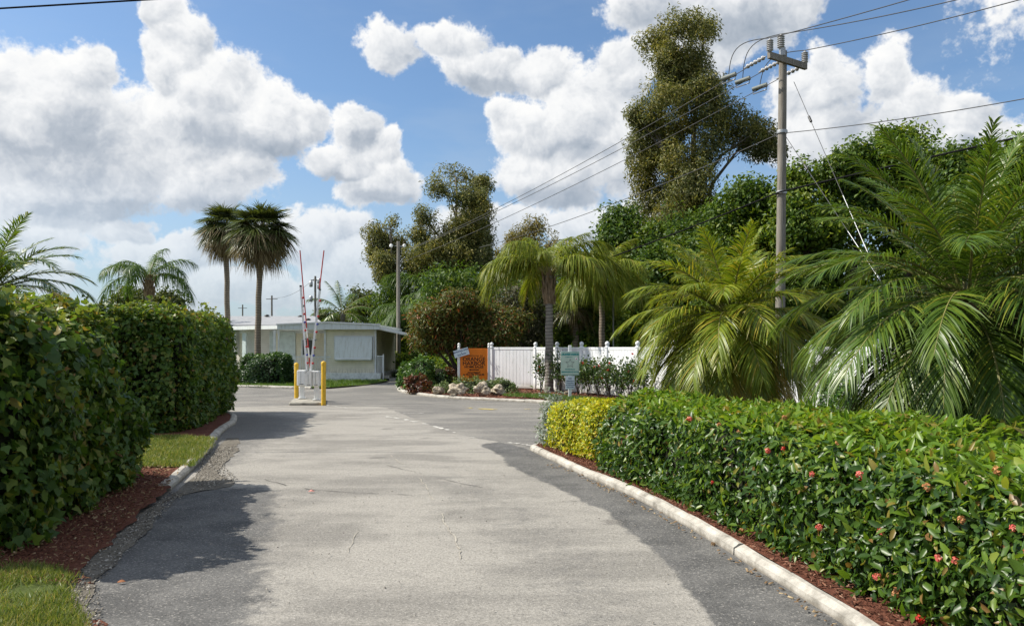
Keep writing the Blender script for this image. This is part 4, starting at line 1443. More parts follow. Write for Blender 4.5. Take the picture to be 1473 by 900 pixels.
def palm_tree(name, label, loc, crown_z, classes, fronds, seed, trunk, cat='palm tree', group=None, boots=None, lean=(0, 0), r0=.02, extra_yaw=0.0):
    """classes: list of (elevation, mesh); fronds: list of (elevation, yaw or None, scale)."""
    rs = random.Random(seed)
    root = empty(name, loc, 0, label, cat, group)
    tr, tb, tm = trunk
    mb = MB()
    m = 14
    pts = [(lean[0] * (i / m) ** 1.5 + .012 * math.sin(i * 1.9 + seed), lean[1] * (i / m) ** 1.5 + .012 * math.cos(i * 1.3), -.1 + (crown_z + .1) * i / m) for i in range(m + 1)]
    rad = [tb + (tr - tb) * min(1, i / (m * .6)) + (.25 * tb if i == 0 else 0) for i in range(m + 1)]
    mb.tube(pts, rad, 14)
    mb.build('trunk', tm, root)
    top = Vector(pts[-1])
    if boots:
        bh, br, bm = boots
        mb = MB()
        mb.lathe([(tr * 1.02, -bh), (br, -bh * .9), (br * 1.05, -bh * .5), (br * .8, -.1), (br * .45, .25)], (top.x, top.y, top.z), 12)
        for k in range(18):
            a = k * 2.399; hz = -bh + bh * k / 20
            q0 = top + Vector((math.cos(a) * br * .95, math.sin(a) * br * .95, hz))
            q1 = top + Vector((math.cos(a) * br * 1.45, math.sin(a) * br * 1.45, hz + .28 * bh + .12))
            mb.tube([q0, (q0 + q1) / 2 + Vector((0, 0, .02)), q1], [.055, .04, .012], 5)
        mb.build('leaf_bases', bm, root)
    for i, (e, yaw, sc) in enumerate(fronds):
        me = min(classes, key=lambda c: abs(c[0] - e) + rs.uniform(0, .06))[1]
        o = link_mesh('frond', me, root)
        y = (i * 2.39996 + rs.uniform(-.25, .25) + extra_yaw) if yaw is None else yaw
        o.location = (top.x + math.cos(y) * r0, top.y + math.sin(y) * r0, top.z + rs.uniform(-.06, .05) + .12 * math.sin(max(e, 0)))
        o.rotation_euler = (rs.uniform(-.06, .06), rs.uniform(-.05, .05), y)
        sx = sc * rs.uniform(.86, 1.06) * (.90 if e > 1.15 else 1.0)
        o.scale = (sx, sx, sx)
    return root


def spread_elev(n, hi, lo, rs, k=1.0):
    return [hi + (lo - hi) * ((i + .5) / n) ** k + rs.uniform(-.07, .07) for i in range(n)]


# ---- the two feathery date palms on the island (near right)
rs = random.Random(3)
E = [1.45, 1.2, .95, .7, .45, .2, -.05, -.35, -.65, -.95]
BND = [.45, .65, .9, 1.1, 1.25, 1.25, 1.1, .95, .75, .5]


def date_classes(mat, L, sd, ll, lw, nl, grav, oldmat=None):
    out = []
    for i, (e, b) in enumerate(zip(E, BND)):
        m = oldmat if (oldmat and e < -.5 and int(abs(e) * 100) % 2) else mat
        for v in (0, 1):
            out.append((e + v * .01, frond_mesh(L * (1 - .04 * v), e, b * (1 + .12 * v), nl, ll, lw, 1.12, .42, .42 if e > .5 else .22, grav, sd + i * 2 + v, m, .05, rach=.017, s0=.13)))
    return out


CA = date_classes(PALM_G, 2.02, 100, .50, .0185, 78, .44)
fr = [(e, None, 1.0) for e in spread_elev(96, 1.45, -1.05, rs, .92)]
palm_tree('date_palm', 'big dark green feathery palm behind the right hedge, tallest fronds against cloud', P(1390, 500, 8.35).to_2d().to_3d() + Vector((0, 0, .09)), 2.06, CA, fr, 5, (.16, .20, B_BOOT), r0=.09)
CB = date_classes(PALM_Y, 1.60, 140, .44, .0180, 72, .46, PALM_OLD)
fr = [(e, None, 1.0) for e in spread_elev(110, 1.42, -1.1, rs, .85)]
palm_tree('date_palm', 'yellowish green feathery palm left of the big one, with a few yellow fronds', P(1050, 500, 11.7).to_2d().to_3d() + Vector((0, 0, .09)), 2.0, CB, fr, 6, (.13, .17, B_BOOT), r0=.07)
DRY = leafmat('dry_palm_leaflets', [(0, (.12, .08, .035)), (.5, (.24, .165, .07)), (1, (.36, .27, .13))], .7, .2, .12)
for rt, Ld, cz in ((bpy.data.objects['date_palm'], 1.35, 2.0), (bpy.data.objects['date_palm.001'], 1.05, 1.95)):
    dm = [frond_mesh(Ld * f, e, b, 40, .30, .014, 1.0, .4, .1, .7, 400 + k, DRY, .35, rach=.015, s0=.2, rmat=M_RACHIS_D) for k, (e, b, f) in enumerate(((-.75, .7, 1.0), (-1.0, .45, .85), (-.4, 1.0, .9)))]
    for k in range(11):
        o = link_mesh('dry_frond', dm[k % 3], rt)
        y = k * 2.39996 + .5
        o.location = (math.cos(y) * .10, math.sin(y) * .10, cz - .10 - .02 * (k % 4))
        o.rotation_euler = (0, 0, y)
        if k == 0: o['label'] = 'dry brown hanging frond'
# ---- left edge date palm
CC = date_classes(PALM_G, 2.0, 180, .46, .024, 56, .34)
fr = [(e, None, 1.0) for e in spread_elev(60, 1.35, -.7, rs, .85)]
palm_tree('date_palm', 'feathery palm cut by the left picture edge, above the near hedge', P(-18, 500, 15.5).to_2d().to_3d(), 2.72, CC, fr, 7, (.15, .20, B_BOOT), r0=.08)

# ---- queen palms
QE = [1.35, 1.1, .85, .6, .35, .1]
QB = [1.2, 1.6, 1.9, 2.05, 2.0, 1.8]


def queen_classes(mat, L, sd, ll, lw, nl, grav):
    return [(e, frond_mesh(L, e, b, nl, ll, lw, 1.15, .55, .1, grav, sd + i, mat, .75, rach=.03, s0=.16)) for i, (e, b) in enumerate(zip(QE, QB))]


CQ = queen_classes(QUEEN, 2.85, 220, .85, .034, 130, .9)
fr = [(e, y, s) for e, y, s in [(1.4, 2.2, .8), (1.35, .9, .8), (1.2, 3.2, .9), (1.15, -.2, .95), (1.05, 4.5, .65), (.95, 2.9, 1.0), (.9, .2, 1.05), (.8, 3.45, 1.0), (.75, -.35, 1.05), (1.1, 1.6, .9), (.55, 3.1, .9), (.5, .1, 1.05), (.95, 5.5, .85), (1.0, 3.9, .85), (1.0, 2.4, 1.0), (.7, .5, 1.0), (1.25, 5.9, .85), (.75, 1.9, .9)]]
palm_tree('queen_palm', 'queen palm with grey ringed trunk in front of the white fence', P(790, 500, 28.6).to_2d().to_3d() + Vector((0, 0, .1)), 4.15, CQ, fr, 9, (.135, .17, B_PALM), boots=(1.0, .185, B_BOOT), r0=.08)
fr = [(e, None, .95) for e in spread_elev(15, 1.3, .1, rs)]
palm_tree('queen_palm', 'queen palm with thin brown trunk rising behind the white fence', P(866, 500, 34).to_2d().to_3d() + Vector((0, 0, .1)), 4.6, CQ, fr, 10, (.12, .15, B_SABAL), boots=(.7, .16, B_BOOT), r0=.06)
CQD = queen_classes(QUEEN_D, 4.0, 240, 1.0, .038, 120, 1.0)
fr = [(e, None, 1.1) for e in spread_elev(18, 1.3, .2, rs)]
palm_tree('queen_palm', 'dark green drooping palm in the middle of its cluster, left of the reddish tree top', P(636, 500, 53).to_2d().to_3d() + Vector((0, 0, .1)), 4.6, CQD, fr, 11, (.15, .2, B_DARK), r0=.08)
fr = [(e, None, 1.1) for e in spread_elev(18, 1.3, .2, rs)]
palm_tree('queen_palm', 'dark green drooping palm above the reddish tree, right of the other two', P(676, 500, 54).to_2d().to_3d() + Vector((0, 0, .1)), 4.7, CQD, fr, 12, (.15, .2, B_DARK), r0=.08)
fr = [(e, None, .9) for e in spread_elev(14, 1.2, .2, rs)]
palm_tree('queen_palm', 'shortest dark drooping palm, just right of the far pole over the carport end', P(598, 500, 52).to_2d().to_3d() + Vector((0, 0, .1)), 3.6, CQD, fr, 13, (.15, .2, B_DARK), r0=.08)
CQL = queen_classes(QUEEN_D, 3.3, 260, .85, .045, 76, .9)
fr = [(e, y, s) for e, y, s in [(1.35, 1.5, .9), (1.2, 2.9, .95), (1.15, .3, .95), (.95, 3.5, 1.0), (.95, -.3, 1.0), (.35, 3.2, 1.1), (.35, -.1, 1.1), (.8, 1.9, .9), (.8, 4.7, .9), (1.0, 5.4, .9), (.9, 4.0, .9), (.55, 2.5, .9), (.6, .8, .9)]]
palm_tree('queen_palm', 'lone queen palm behind the left hedges, fronds arching like a fountain', P(214, 500, 47).to_2d().to_3d(), 5.75, CQL, fr, 14, (.20, .24, B_PALM), boots=(1.1, .27, B_BOOT), r0=.1)
# ---- coconut-like palm behind the house
CN = [(e, frond_mesh(4.0, e, b, 52, .85, .06, 1.0, .5, -.15, .55, 280 + i, PALM_G, .12, rach=.04, s0=.14)) for i, (e, b) in enumerate(zip([1.3, .9, .5, .1], [.7, 1.2, 1.4, 1.3]))]
fr = [(1.3, 2.0, .95), (1.35, 4.0, .9), (.95, .2, 1.0), (.9, 3.0, .9), (.9, 5.2, .9), (.55, -.3, 1.05), (.45, 3.4, .8), (.5, 1.3, .9), (.15, .1, .9), (.1, 4.3, .8), (-.0, 2.8, .8), (.1, 5.5, .9)]
palm_tree('coconut_palm', 'coconut palm rising behind the pale house roof', P(493, 500, 66).to_2d().to_3d(), 4.5, CN, fr, 15, (.18, .26, B_PALM), r0=.1)

# ---- cabbage palms
SE = [1.4, 1.0, .6, .2, -.2, -.6, -1.0]


def sabal_classes(sd):
    g_, d_ = [], []
    for i, e in enumerate(SE):
        for v in range(2):
            g_.append((e + .01 * v, fan_mesh(.85, e, .45, 1.02, 38, .065, .50, sd + i * 2 + v, SABAL_G)))
            d_.append((e + .01 * v, fan_mesh(.8, e, .55, .95, 34, .065, .95, sd + 40 + i * 2 + v, SABAL_D, M_RACHIS_D)))
    return g_, d_


SG, SD = sabal_classes(300)


def sabal(label, loc, cz, seed, tr, scale=1.0, dead=.46, n=116, lean=(0, 0)):
    rs = random.Random(seed)
    fr = [(e, None, scale) for e in spread_elev(int(n * (1 - dead)), 1.45, -.35, rs, .9)]
    root = palm_tree('cabbage_palm', label, loc, cz, SG, fr, seed, (tr, tr * 1.15, B_SABAL), r0=.05, lean=lean)
    top = Vector((lean[0], lean[1], cz))
    for i, e in enumerate(spread_elev(int(n * dead), .30, -1.4, rs)):
        me = min(SD, key=lambda c: abs(c[0] - e))[1]
        o = link_mesh('dry_frond', me, root)
        y = i * 2.39996 + rs.uniform(-.3, .3)
        o.location = (top.x + math.cos(y) * .06, top.y + math.sin(y) * .06, top.z - .05)
        o.rotation_euler = (rs.uniform(-.1, .1), rs.uniform(-.1, .1), y)
        o.scale = (scale * rs.uniform(.95, 1.12) * (1.0 if e > -.8 else .85),) * 3
        if i == 0: o['label'] = 'dry brown hanging fan leaf'
    return root


sabal('round headed cabbage palm in front of the pale house, the nearer of the pair', P(370, 500, 38.6).to_2d().to_3d(), 7.35, 21, .135, 1.0, lean=(.18, 0))
sabal('cabbage palm behind and left of the nearer one, its head half overlapped', P(328, 500, 44).to_2d().to_3d(), 8.3, 22, .14, .95, lean=(-.12, 0))
sabal('small cabbage palm in the dark thicket right of the queen palm trunk', P(828, 500, 36).to_2d().to_3d() + Vector((0, 0, .1)), 3.6, 23, .14, .75, .35, 34)
# ------------------------------------------------------------------ broadleaf and paperbark trees
def tree(name, label, base, lobes, n_leaf, LL, LW, mat, bmat, seed, tr=.25, clr=.45, per=26, droop=.4, zfl=1.0, group=None, cat='tree', fork=.45, fill=.55, limbs=True, limb_i=None, elong=1.0, gap=0.0):
    """lobes: list of (centre, radius vector). Leaves sit in clumps spread through the lobes; limbs reach each lobe."""
    rng = np.random.RandomState(seed)
    rs = random.Random(seed)
    root = empty(name, base, 0, label, cat, group)
    b = Vector(base)
    C = np.array([tuple(Vector(c) - b) for c, r in lobes]); Rr = np.array([r for c, r in lobes])
    area = (Rr[:, 0] * Rr[:, 2]) + .3 * Rr[:, 0] * Rr[:, 1]
    pr = area / area.sum()
    ncl = max(6, n_leaf // per)
    which = rng.choice(len(lobes), ncl, p=pr)
    dirs = unit(rng.normal(size=(ncl, 3)))
    rad = rng.uniform(fill ** 3, 1, ncl) ** (1 / 3)
    rad = np.where(rng.random_sample(ncl) < .28, rng.uniform(.1, 1, ncl), rad)
    cc = C[which] + dirs * rad[:, None] * Rr[which] * (1 + (.14 + .12 * gap) * rng.normal(size=(ncl, 1)))
    nz = snoise(cc, seed, 1.1 / max(.5, clr))
    keep = rng.random_sample(ncl) < np.clip(.75 + .5 * nz, .12, 1)
    if gap:
        nz = snoise(cc * np.array([1, 1, .75]), seed + 9, .62 / max(.4, clr) * .55)
        keep = rng.random_sample(ncl) < np.clip(.55 + gap * nz, .0, 1)
    cc, dirs = cc[keep], dirs[keep]
    ncl = len(cc)
    csz = clr * rng.uniform(.55, 1.4, ncl)
    k = rng.poisson(per * csz / clr)
    idx = np.repeat(np.arange(ncl), k)
    g3 = rng.normal(size=(len(idx), 3))
    g3 *= (np.minimum(1.6, np.linalg.norm(g3, axis=1)) / (np.linalg.norm(g3, axis=1) + 1e-9))[:, None]
    Q = cc[idx] + g3 * (csz[idx][:, None] * np.array([.62, .62, .62 * elong]))
    N = unit(dirs[idx] * .5 + g3 * .9 + np.array([0, 0, .45]))
    X, Y, Z = leaf_axes(N, rng, droop, .55)
    sc = LL * rng.uniform(.6, 1.4, len(Q))
    V, Lp, T = scatter(LEAF_QUAD[0], LEAF_QUAD[1], Q, X, Y, Z, np.c_[sc, sc * LW / LL, sc * .7])
    if limbs:
        mb = MB()
        ztop = max(c[2] + r[2] * .3 for c, r in zip(C, Rr))
        order = np.argsort(C[:, 2])
        cx = np.average(C[:, 0], weights=area); cyy = np.average(C[:, 1], weights=area)
        tip = C[order[-1]]
        m = 10
        path = []
        for i in range(m + 1):
            t = i / m
            w = t ** 2
            path.append(Vector((cx * .6 * t * (1 - w) + tip[0] * w + rs.uniform(-1, 1) * tr * .35, cyy * .6 * t * (1 - w) + tip[1] * w + rs.uniform(-1, 1) * tr * .35, -.1 + (tip[2] + .1) * t)))
        mb.tube(path, [tr * (1.25 if i == 0 else 1) * (1 - .86 * i / m) for i in range(m + 1)], 9)
        for ci, (c, r) in enumerate(zip(C, Rr)):
            if limb_i is not None and ci not in limb_i: continue
            zb_ = max(.12 * ztop, c[2] - (.6 + .9 * rs.random()) * (abs(c[0]) + r[2] + .5))
            f = min(.92, max(.08, zb_ / (tip[2] + 1e-6)))
            j = f * m; j0 = int(j); s = path[j0].lerp(path[min(m, j0 + 1)], j - j0)
            e = Vector(c)
            mid = s.lerp(e, .5) + Vector((rs.uniform(-.2, .2), rs.uniform(-.2, .2), .12 * (e - s).length))
            r0 = tr * (1 - .86 * f) * .62
            mb.tube([s, s.lerp(mid, .5) + Vector((0, 0, .04)), mid, mid.lerp(e, .6), e], [r0, r0 * .85, r0 * .65, r0 * .45, r0 * .2], 7)
            near = cc[np.linalg.norm((cc - c) / r, axis=1) < 1.15]
            for q in near[rng.permutation(len(near))[:7]] if len(near) else []:
                q = Vector(q)
                st = mid.lerp(e, rs.uniform(.1, .95))
                mb.tube([st, st.lerp(q, .5) + Vector((rs.uniform(-.1, .1), rs.uniform(-.1, .1), .08)), q], [r0 * .3, r0 * .2, .012], 5)
        mb.build('trunk', bmat, root)
    link_mesh('crown', mesh_np('crown', V, Lp, T, mat), root)
    return root


def lob(L, d, kd=.8, dj=0.0, seed=0):
    """Lobes listed as (px, py, rx, ry) in photo pixels at depth d -> world centres and radii in metres."""
    rs = random.Random(seed)
    s = d / F
    return [(P(x, y, d + rs.uniform(-dj, dj)), (rx * s, max(rx, 14) * s * kd, ry * s)) for x, y, rx, ry in L]


def gnd(px, d, z=.1):
    return Vector(((px - 736.5) / F * d, d, z))


tree('paperbark_tree', 'tallest tree, narrow grey green paperbark with a bare crooked limb to its right', gnd(985, 44),
     lob([(985, 36, 42, 15), (942, 62, 26, 15), (1012, 46, 24, 18), (965, 78, 32, 20), (985, 104, 38, 26), (968, 96, 26, 22), (1000, 88, 24, 24), (975, 122, 40, 24), (1004, 132, 36, 28), (955, 142, 32, 26), (1026, 122, 20, 18), (930, 170, 26, 24), (980, 180, 44, 32), (1024, 165, 22, 24),
          (916, 170, 14, 16), (940, 212, 36, 32), (988, 232, 42, 34), (924, 252, 26, 28), (960, 278, 42, 34), (1000, 275, 36, 34), (1028, 205, 20, 28), (975, 318, 48, 30), (924, 298, 24, 28), (1018, 320, 28, 26),
          (1046, 160, 17, 15), (1066, 178, 20, 15), (1090, 188, 22, 16), (1106, 206, 18, 16), (1072, 202, 22, 13), (1052, 190, 15, 15), (1118, 218, 10, 12), (1092, 218, 18, 9)], 44, .9, 1.6, 1),
     210000, .17, .062, MEL, B_MEL, 107, .34, .36, 62, .5, elong=1.3, fill=.2, gap=.22, limb_i=(1, 2, 10, 11, 14, 18, 26, 28))
tree('paperbark_tree', 'tall grey green paperbark with a round upper head, left of the wires', gnd(668, 55),
     lob([(655, 252, 32, 16), (690, 264, 18, 14), (636, 268, 20, 14), (672, 286, 30, 16), (692, 300, 16, 16), (640, 305, 28, 20), (668, 322, 34, 26), (612, 312, 16, 15), (604, 335, 14, 20), (650, 348, 40, 24), (690, 345, 18, 28), (625, 365, 30, 18), (672, 372, 36, 22), (698, 372, 14, 20), (640, 392, 44, 18)], 55, .9, 1.5, 2),
     120000, .20, .072, MEL, B_MEL, 102, .30, .42, 58, .5, fill=.2, gap=.6, limb_i=(0, 1, 2, 4, 7, 8))
tree('paperbark_tree', 'smaller grey green paperbark behind the far pole, sparse and drooping', gnd(566, 56),
     lob([(562, 325, 26, 13), (543, 340, 16, 14), (585, 338, 22, 14), (565, 350, 30, 16), (540, 362, 12, 16), (560, 378, 22, 14), (590, 365, 16, 18), (552, 398, 12, 14), (575, 395, 12, 14), (610, 350, 14, 16), (600, 385, 16, 18)], 56, .9, 1.2, 3),
     50000, .20, .072, MEL, B_MEL, 103, .26, .40, 56, .7, fill=.2, gap=.75, elong=1.4, limb_i=(0, 1, 2, 4, 7))
tree('paperbark_tree', 'pale olive tree rising behind the queen palm in front of the white fence', gnd(762, 60),
     lob([(770, 328, 24, 14), (745, 345, 18, 18), (795, 345, 22, 16), (765, 362, 36, 22), (725, 372, 16, 18), (710, 388, 14, 16), (800, 372, 26, 20), (760, 395, 50, 22), (700, 402, 20, 16)], 60, .9, 1.5, 4),
     64000, .22, .075, MEL2, B_MEL, 104, .28, .44, 54, .5, fill=.2, gap=.6, limb_i=(0, 1, 2, 4))
# broadleaf belt behind the fence, left to right
BROAD = [('dark rounded tree just right of the hanging queen palm fronds', 900, 41, [(893, 322, 26, 20), (880, 350, 22, 26), (915, 350, 34, 30), (900, 390, 40, 34), (925, 420, 38, 40), (890, 440, 38, 36), (905, 475, 46, 26)], BRD, 34000),
         ('bright green low tree behind the fence, right of the queen palm trunk', 845, 38, [(840, 435, 28, 22), (815, 455, 26, 24), (865, 455, 30, 26), (840, 480, 46, 22), (888, 478, 30, 22)], BRD2, 18000),
         ('dark green tree under the tallest paperbark', 985, 40, [(975, 335, 40, 28), (1015, 330, 40, 30), (1000, 380, 55, 38), (955, 385, 36, 40), (985, 430, 60, 38), (960, 475, 56, 30)], BRD, 34000),
         ('deep green tree directly left of the main power pole', 1068, 38, [(1075, 285, 30, 22), (1050, 310, 34, 26), (1095, 305, 30, 26), (1070, 345, 46, 34), (1110, 350, 34, 34), (1070, 400, 60, 40), (1060, 455, 66, 40)], BRD, 36000),
         ('bright green tree directly right of the main power pole', 1150, 36, [(1145, 262, 22, 20), (1165, 250, 20, 18), (1135, 285, 26, 22), (1170, 285, 34, 28), (1190, 320, 36, 30), (1150, 330, 44, 34), (1165, 375, 52, 36), (1150, 425, 60, 40), (1180, 470, 60, 36)], BRD2, 40000),
         ('tree with rounded top where the guy wires cross', 1220, 35, [(1218, 235, 26, 16), (1240, 228, 20, 14), (1200, 258, 24, 22), (1235, 262, 34, 26), (1260, 285, 34, 28), (1225, 305, 42, 32), (1250, 350, 50, 36), (1230, 400, 56, 40), (1250, 450, 60, 40)], BRD, 40000),
         ('tree topping out behind the left fronds of the big dark palm', 1300, 35, [(1290, 205, 24, 16), (1315, 200, 24, 16), (1275, 228, 26, 20), (1310, 232, 36, 24), (1340, 240, 30, 24), (1300, 275, 46, 32), (1330, 310, 50, 36), (1300, 360, 56, 42), (1320, 430, 66, 50)], BRD2, 40000),
         ('tree hidden behind the middle of the big dark palm', 1400, 33, [(1390, 240, 34, 20), (1420, 236, 30, 20), (1370, 270, 36, 28), (1410, 285, 48, 34), (1390, 340, 60, 44), (1410, 410, 70, 54), (1390, 480, 70, 40)], BRD, 34000),
         ('tree cut by the right picture edge behind the big dark palm', 1490, 31, [(1480, 225, 34, 24), (1460, 260, 34, 28), (1500, 275, 44, 36), (1480, 340, 60, 48), (1490, 420, 70, 56), (1470, 490, 60, 40)], BRD2, 30000)]
for i, (lab, px, d, L, m, n) in enumerate(BROAD):
    tree('broadleaf_tree', lab, gnd(px, d), lob(L, d, 1.0, 1.2, i), int(n * 1.7), .21, .105, m, B_DARK, 120 + i, .22, .5, 30, .25, 'broadleaf trees growing behind the white fence', fill=.25, gap=.85)
# thickets under the palms on the left of the fence
tree('thicket_tree', 'grey twiggy thicket between the reddish tree and the queen palm trunk', gnd(745, 36), lob([(735, 432, 26, 22), (765, 425, 24, 24), (750, 465, 40, 26), (720, 470, 24, 26), (775, 465, 22, 28), (750, 490, 44, 18)], 36, .8, 1, 5), 12000, .16, .055, TWG, B_DARK, 140, .12, .4, 20, .3, fill=.3)
tree('thicket_tree', 'dark understory tree left of the reddish tree beside the far pole', gnd(585, 54), lob([(575, 415, 30, 24), (560, 440, 26, 26), (600, 440, 30, 30), (555, 470, 24, 24), (585, 475, 34, 26), (600, 505, 36, 22), (565, 505, 26, 22)], 54, .9, 1, 6), 20000, .20, .09, BRD, B_DARK, 141, .16, .5, 22, .3, fill=.4)
tree('thicket_tree', 'dark understory tree behind the reddish tree and the orange sign', gnd(660, 42), lob([(640, 410, 34, 24), (680, 415, 34, 26), (700, 450, 34, 34), (660, 455, 40, 34), (625, 460, 34, 34), (690, 490, 40, 26), (640, 500, 40, 26)], 42, .9, 1, 7), 22000, .20, .09, BRD, B_DARK, 142, .16, .5, 22, .3, fill=.4)
tree('thicket_tree', 'dark understory tree behind the queen palm trunk', gnd(790, 41), lob([(770, 420, 34, 26), (805, 415, 30, 26), (790, 455, 44, 34), (820, 450, 30, 34), (780, 490, 50, 24)], 41, .9, 1, 8), 16000, .20, .09, BRD, B_DARK, 143, .16, .5, 22, .3, fill=.4)
tree('bottlebrush_tree', 'spreading reddish green bottlebrush tree over the orange sign', gnd(662, 33.2), lob([(606, 452, 18, 9), (740, 462, 16, 10), (662, 432, 26, 10), (688, 440, 24, 11), (634, 450, 22, 11), (714, 454, 20, 12), (656, 458, 30, 13), (612, 468, 17, 11), (636, 476, 26, 12), (684, 474, 28, 13), (726, 478, 17, 13), (618, 490, 20, 8), (652, 493, 26, 8), (696, 491, 26, 9), (602, 484, 12, 8)], 33.2, .9, .8, 9), 44000, .16, .05, BOT, B_DARK, 150, .14, .34, 24, .35, fill=.1, gap=1.2)
# far background left of the wood
for i, (lab, px, d, L, n) in enumerate([('distant olive tree right of the coconut palm', 522, 72, [(515, 430, 14, 12), (530, 432, 14, 12), (522, 446, 24, 14), (540, 450, 14, 12), (506, 452, 12, 10)], 7000),
                                        ('distant low tree seen over the house roof, left of the coconut palm', 470, 74, [(468, 456, 14, 8), (482, 460, 14, 8), (455, 461, 12, 6)], 3500),
                                        ('distant round tree peeping over the second hedge, left of the fountain palm', 185, 60, [(182, 428, 14, 10), (196, 432, 14, 9), (172, 436, 12, 8)], 2600),
                                        ('distant yellowish tree over the second hedge, right of the fountain palm', 240, 58, [(238, 430, 12, 8), (226, 434, 12, 8), (252, 436, 10, 6)], 2400)]):
    tree('distant_tree', lab, gnd(px, d, 0), lob(L, d, 1.0, .5, 30 + i), n, .30, .14, DIST, B_DARK, 160 + i, .2, .6, 20, .2, fill=.4)


def woods(name, spans, n, LL, mat, seed):
    """Far wood that reads as one mass: (x0, y0, x1, y1, height, thickness)."""
    rng = np.random.RandomState(seed)
    parts = []
    for (x0, y0, x1, y1, h, th) in spans:
        m = int(n * math.hypot(x1 - x0, y1 - y0))
        t = rng.uniform(0, 1, m)
        f = rng.uniform(0, 1, m) ** .8
        ph = rng.uniform(0, 6.28, 5)
        u = t * math.hypot(x1 - x0, y1 - y0)
        top = h * (.78 + .10 * np.sin(u * .55 + ph[0]) + .08 * np.sin(u * 1.3 + ph[1]) + .06 * np.sin(u * 2.7 + ph[2]))
        Q = np.c_[x0 + (x1 - x0) * t + rng.normal(size=m) * th, y0 + (y1 - y0) * t + rng.normal(size=m) * th, top * f]
        N = unit(rng.normal(size=(m, 3)) + np.array([0, -.3, .5]))
        sc = LL * rng.uniform(.6, 1.4, m)
        parts.append(scatter(LEAF_QUAD[0], LEAF_QUAD[1], Q, *leaf_axes(N, rng, .2, .5), np.c_[sc, sc * .5, sc * .6]))
    V, Lp, T = merge(parts)
    return tag(link_mesh(name, mesh_np(name, V, Lp, T, mat)), kind='stuff')


woods('far_woods', [(-11, 74, 4, 68, 6.6, 1.8), (4, 62, 16, 50, 7.5, 1.6), (16, 42, 34, 36, 8.5, 1.8), (34, 36, 44, 20, 8.5, 2.0)], 1500, .34, BRD, 170)
woods('far_woods', [(-24, 92, -6, 84, 4.6, 1.5), (-70, 100, -24, 92, 4.2, 2)], 500, .5, DIST, 171)
woods('undergrowth', [(-8.5, 49.5, -5.2, 48.5, 1.9, .4), (-9.5, 57, -5, 52, 3.2, .8), (-5.2, 45.5, -2.6, 36.5, 1.5, .5), (-2.2, 34.8, 1.2, 31.6, 1.4, .4), (1.6, 31.5, 6.0, 24.6, 1.9, .5), (6.0, 24.6, 15, 8.5, 2.0, .5)], 900, .17, BRD2, 172)
# ------------------------------------------------------------------ built things
def siding(name, c, pitch=.115):
    m, nt = new_mat(name)
    g = NT(nt)
    p = g.obj()
    sep = nt.nodes.new('ShaderNodeSeparateXYZ')
    nt.links.new(p, sep.inputs[0])
    z = g.math('FRACT', g.math('DIVIDE', sep.outputs[2], pitch))
    groove = g.maprange(z, .0, .16, 1.0, 0.0)
    n1 = g.noise(p, 3, 5, .6)
    n2 = g.noise(g.vmath('MULTIPLY', p, (3, 3, .5)), 4, 5, .65)
    col = g.mix(g.maprange(n1, .35, .7), c, tuple(x * .88 for x in c))
    mold = g.math('MULTIPLY', g.maprange(g.math('ADD', sep.outputs[2], g.math('MULTIPLY', n2, .5)), .62, 1.05, 1.0, 0.0), .5)
    col = g.mix(g.math('MULTIPLY', mold, g.maprange(n2, .45, .6)), col, (.16, .15, .07))      # mildew along the foot of the wall
    col = g.mix(g.math('MULTIPLY', groove, .55), col, tuple(x * .45 for x in c))
    g.finish(col, .6, .3, g.bump(z, .5, .012))
    MATS[name] = m
    return m


M_SIDE = siding('cream_siding', (.80, .74, .57))
M_SIDEW = siding('white_siding', (.74, .72, .66))
M_TRIM = plain('white_trim', (.74, .75, .74), .5, .4, 0, .1, 3)
ma, nta = new_mat('pale_grey_awning')
g = NT(nta)
pa = g.obj()
na = g.noise(g.vmath('MULTIPLY', pa, (6, 6, .55)), 2.2, 6, .65)
ca = g.mix(g.maprange(na, .45, .72), (.73, .76, .75), (.60, .61, .57))
ca = g.mix(g.math('MULTIPLY', g.maprange(g.noise(g.vmath('MULTIPLY', pa, (14, 14, .5)), 1.5, 5, .7), .60, .72), .5), ca, (.36, .33, .26))      # rain streaks
g.finish(ca, .55, .35)
M_AWN = ma
M_PANEL = plain('pale_blue_green_panel', (.55, .62, .60), .5, .4, 0, .12, 4)
M_SKIRT = plain('white_block_skirting', (.78, .79, .80), .8, .2, 0, .16, 7, .3)
M_ROOF = plain('pale_grey_roof', (.34, .345, .35), .6, .35, 0, .14, 3)
M_SOFF = plain('carport_metal', (.78, .80, .76), .5, .4, 0, .12, 5)
M_GLASS = plain('dark_window_glass', (.05, .06, .06), .08, .6, 0, .1, 2)
M_WHITE = plain('white_paint', (.78, .78, .76), .45, .45, 0, .08, 6)
mv, ntv = new_mat('white_vinyl')
g = NT(ntv)
pv = g.obj()
sv_ = ntv.nodes.new('ShaderNodeSeparateXYZ')
ntv.links.new(pv, sv_.inputs[0])
nv1 = g.noise(g.vmath('MULTIPLY', pv, (1, 1, .35)), 3, 6, .65)
cv_ = g.mix(g.maprange(nv1, .40, .70), (.77, .78, .79), (.66, .675, .67))
cv_ = g.mix(g.math('MULTIPLY', g.maprange(g.math('ADD', sv_.outputs[2], g.math('MULTIPLY', nv1, .5)), .30, .62, 1.0, 0.0), .65), cv_, (.36, .33, .26))      # soil splash and mildew low down
g.finish(cv_, g.maprange(nv1, .3, .7, .35, .6), .45)
M_VINYL = mv
M_YELLOW = plain('safety_yellow_paint', (.66, .40, .025), .5, .4, 0, .14, 9)
M_RED = plain('red_paint', (.45, .035, .03), .5, .4, 0, .12, 9)
M_BLUE = plain('blue_reflector', (.03, .05, .28), .35, .5, 0, .1, 9)
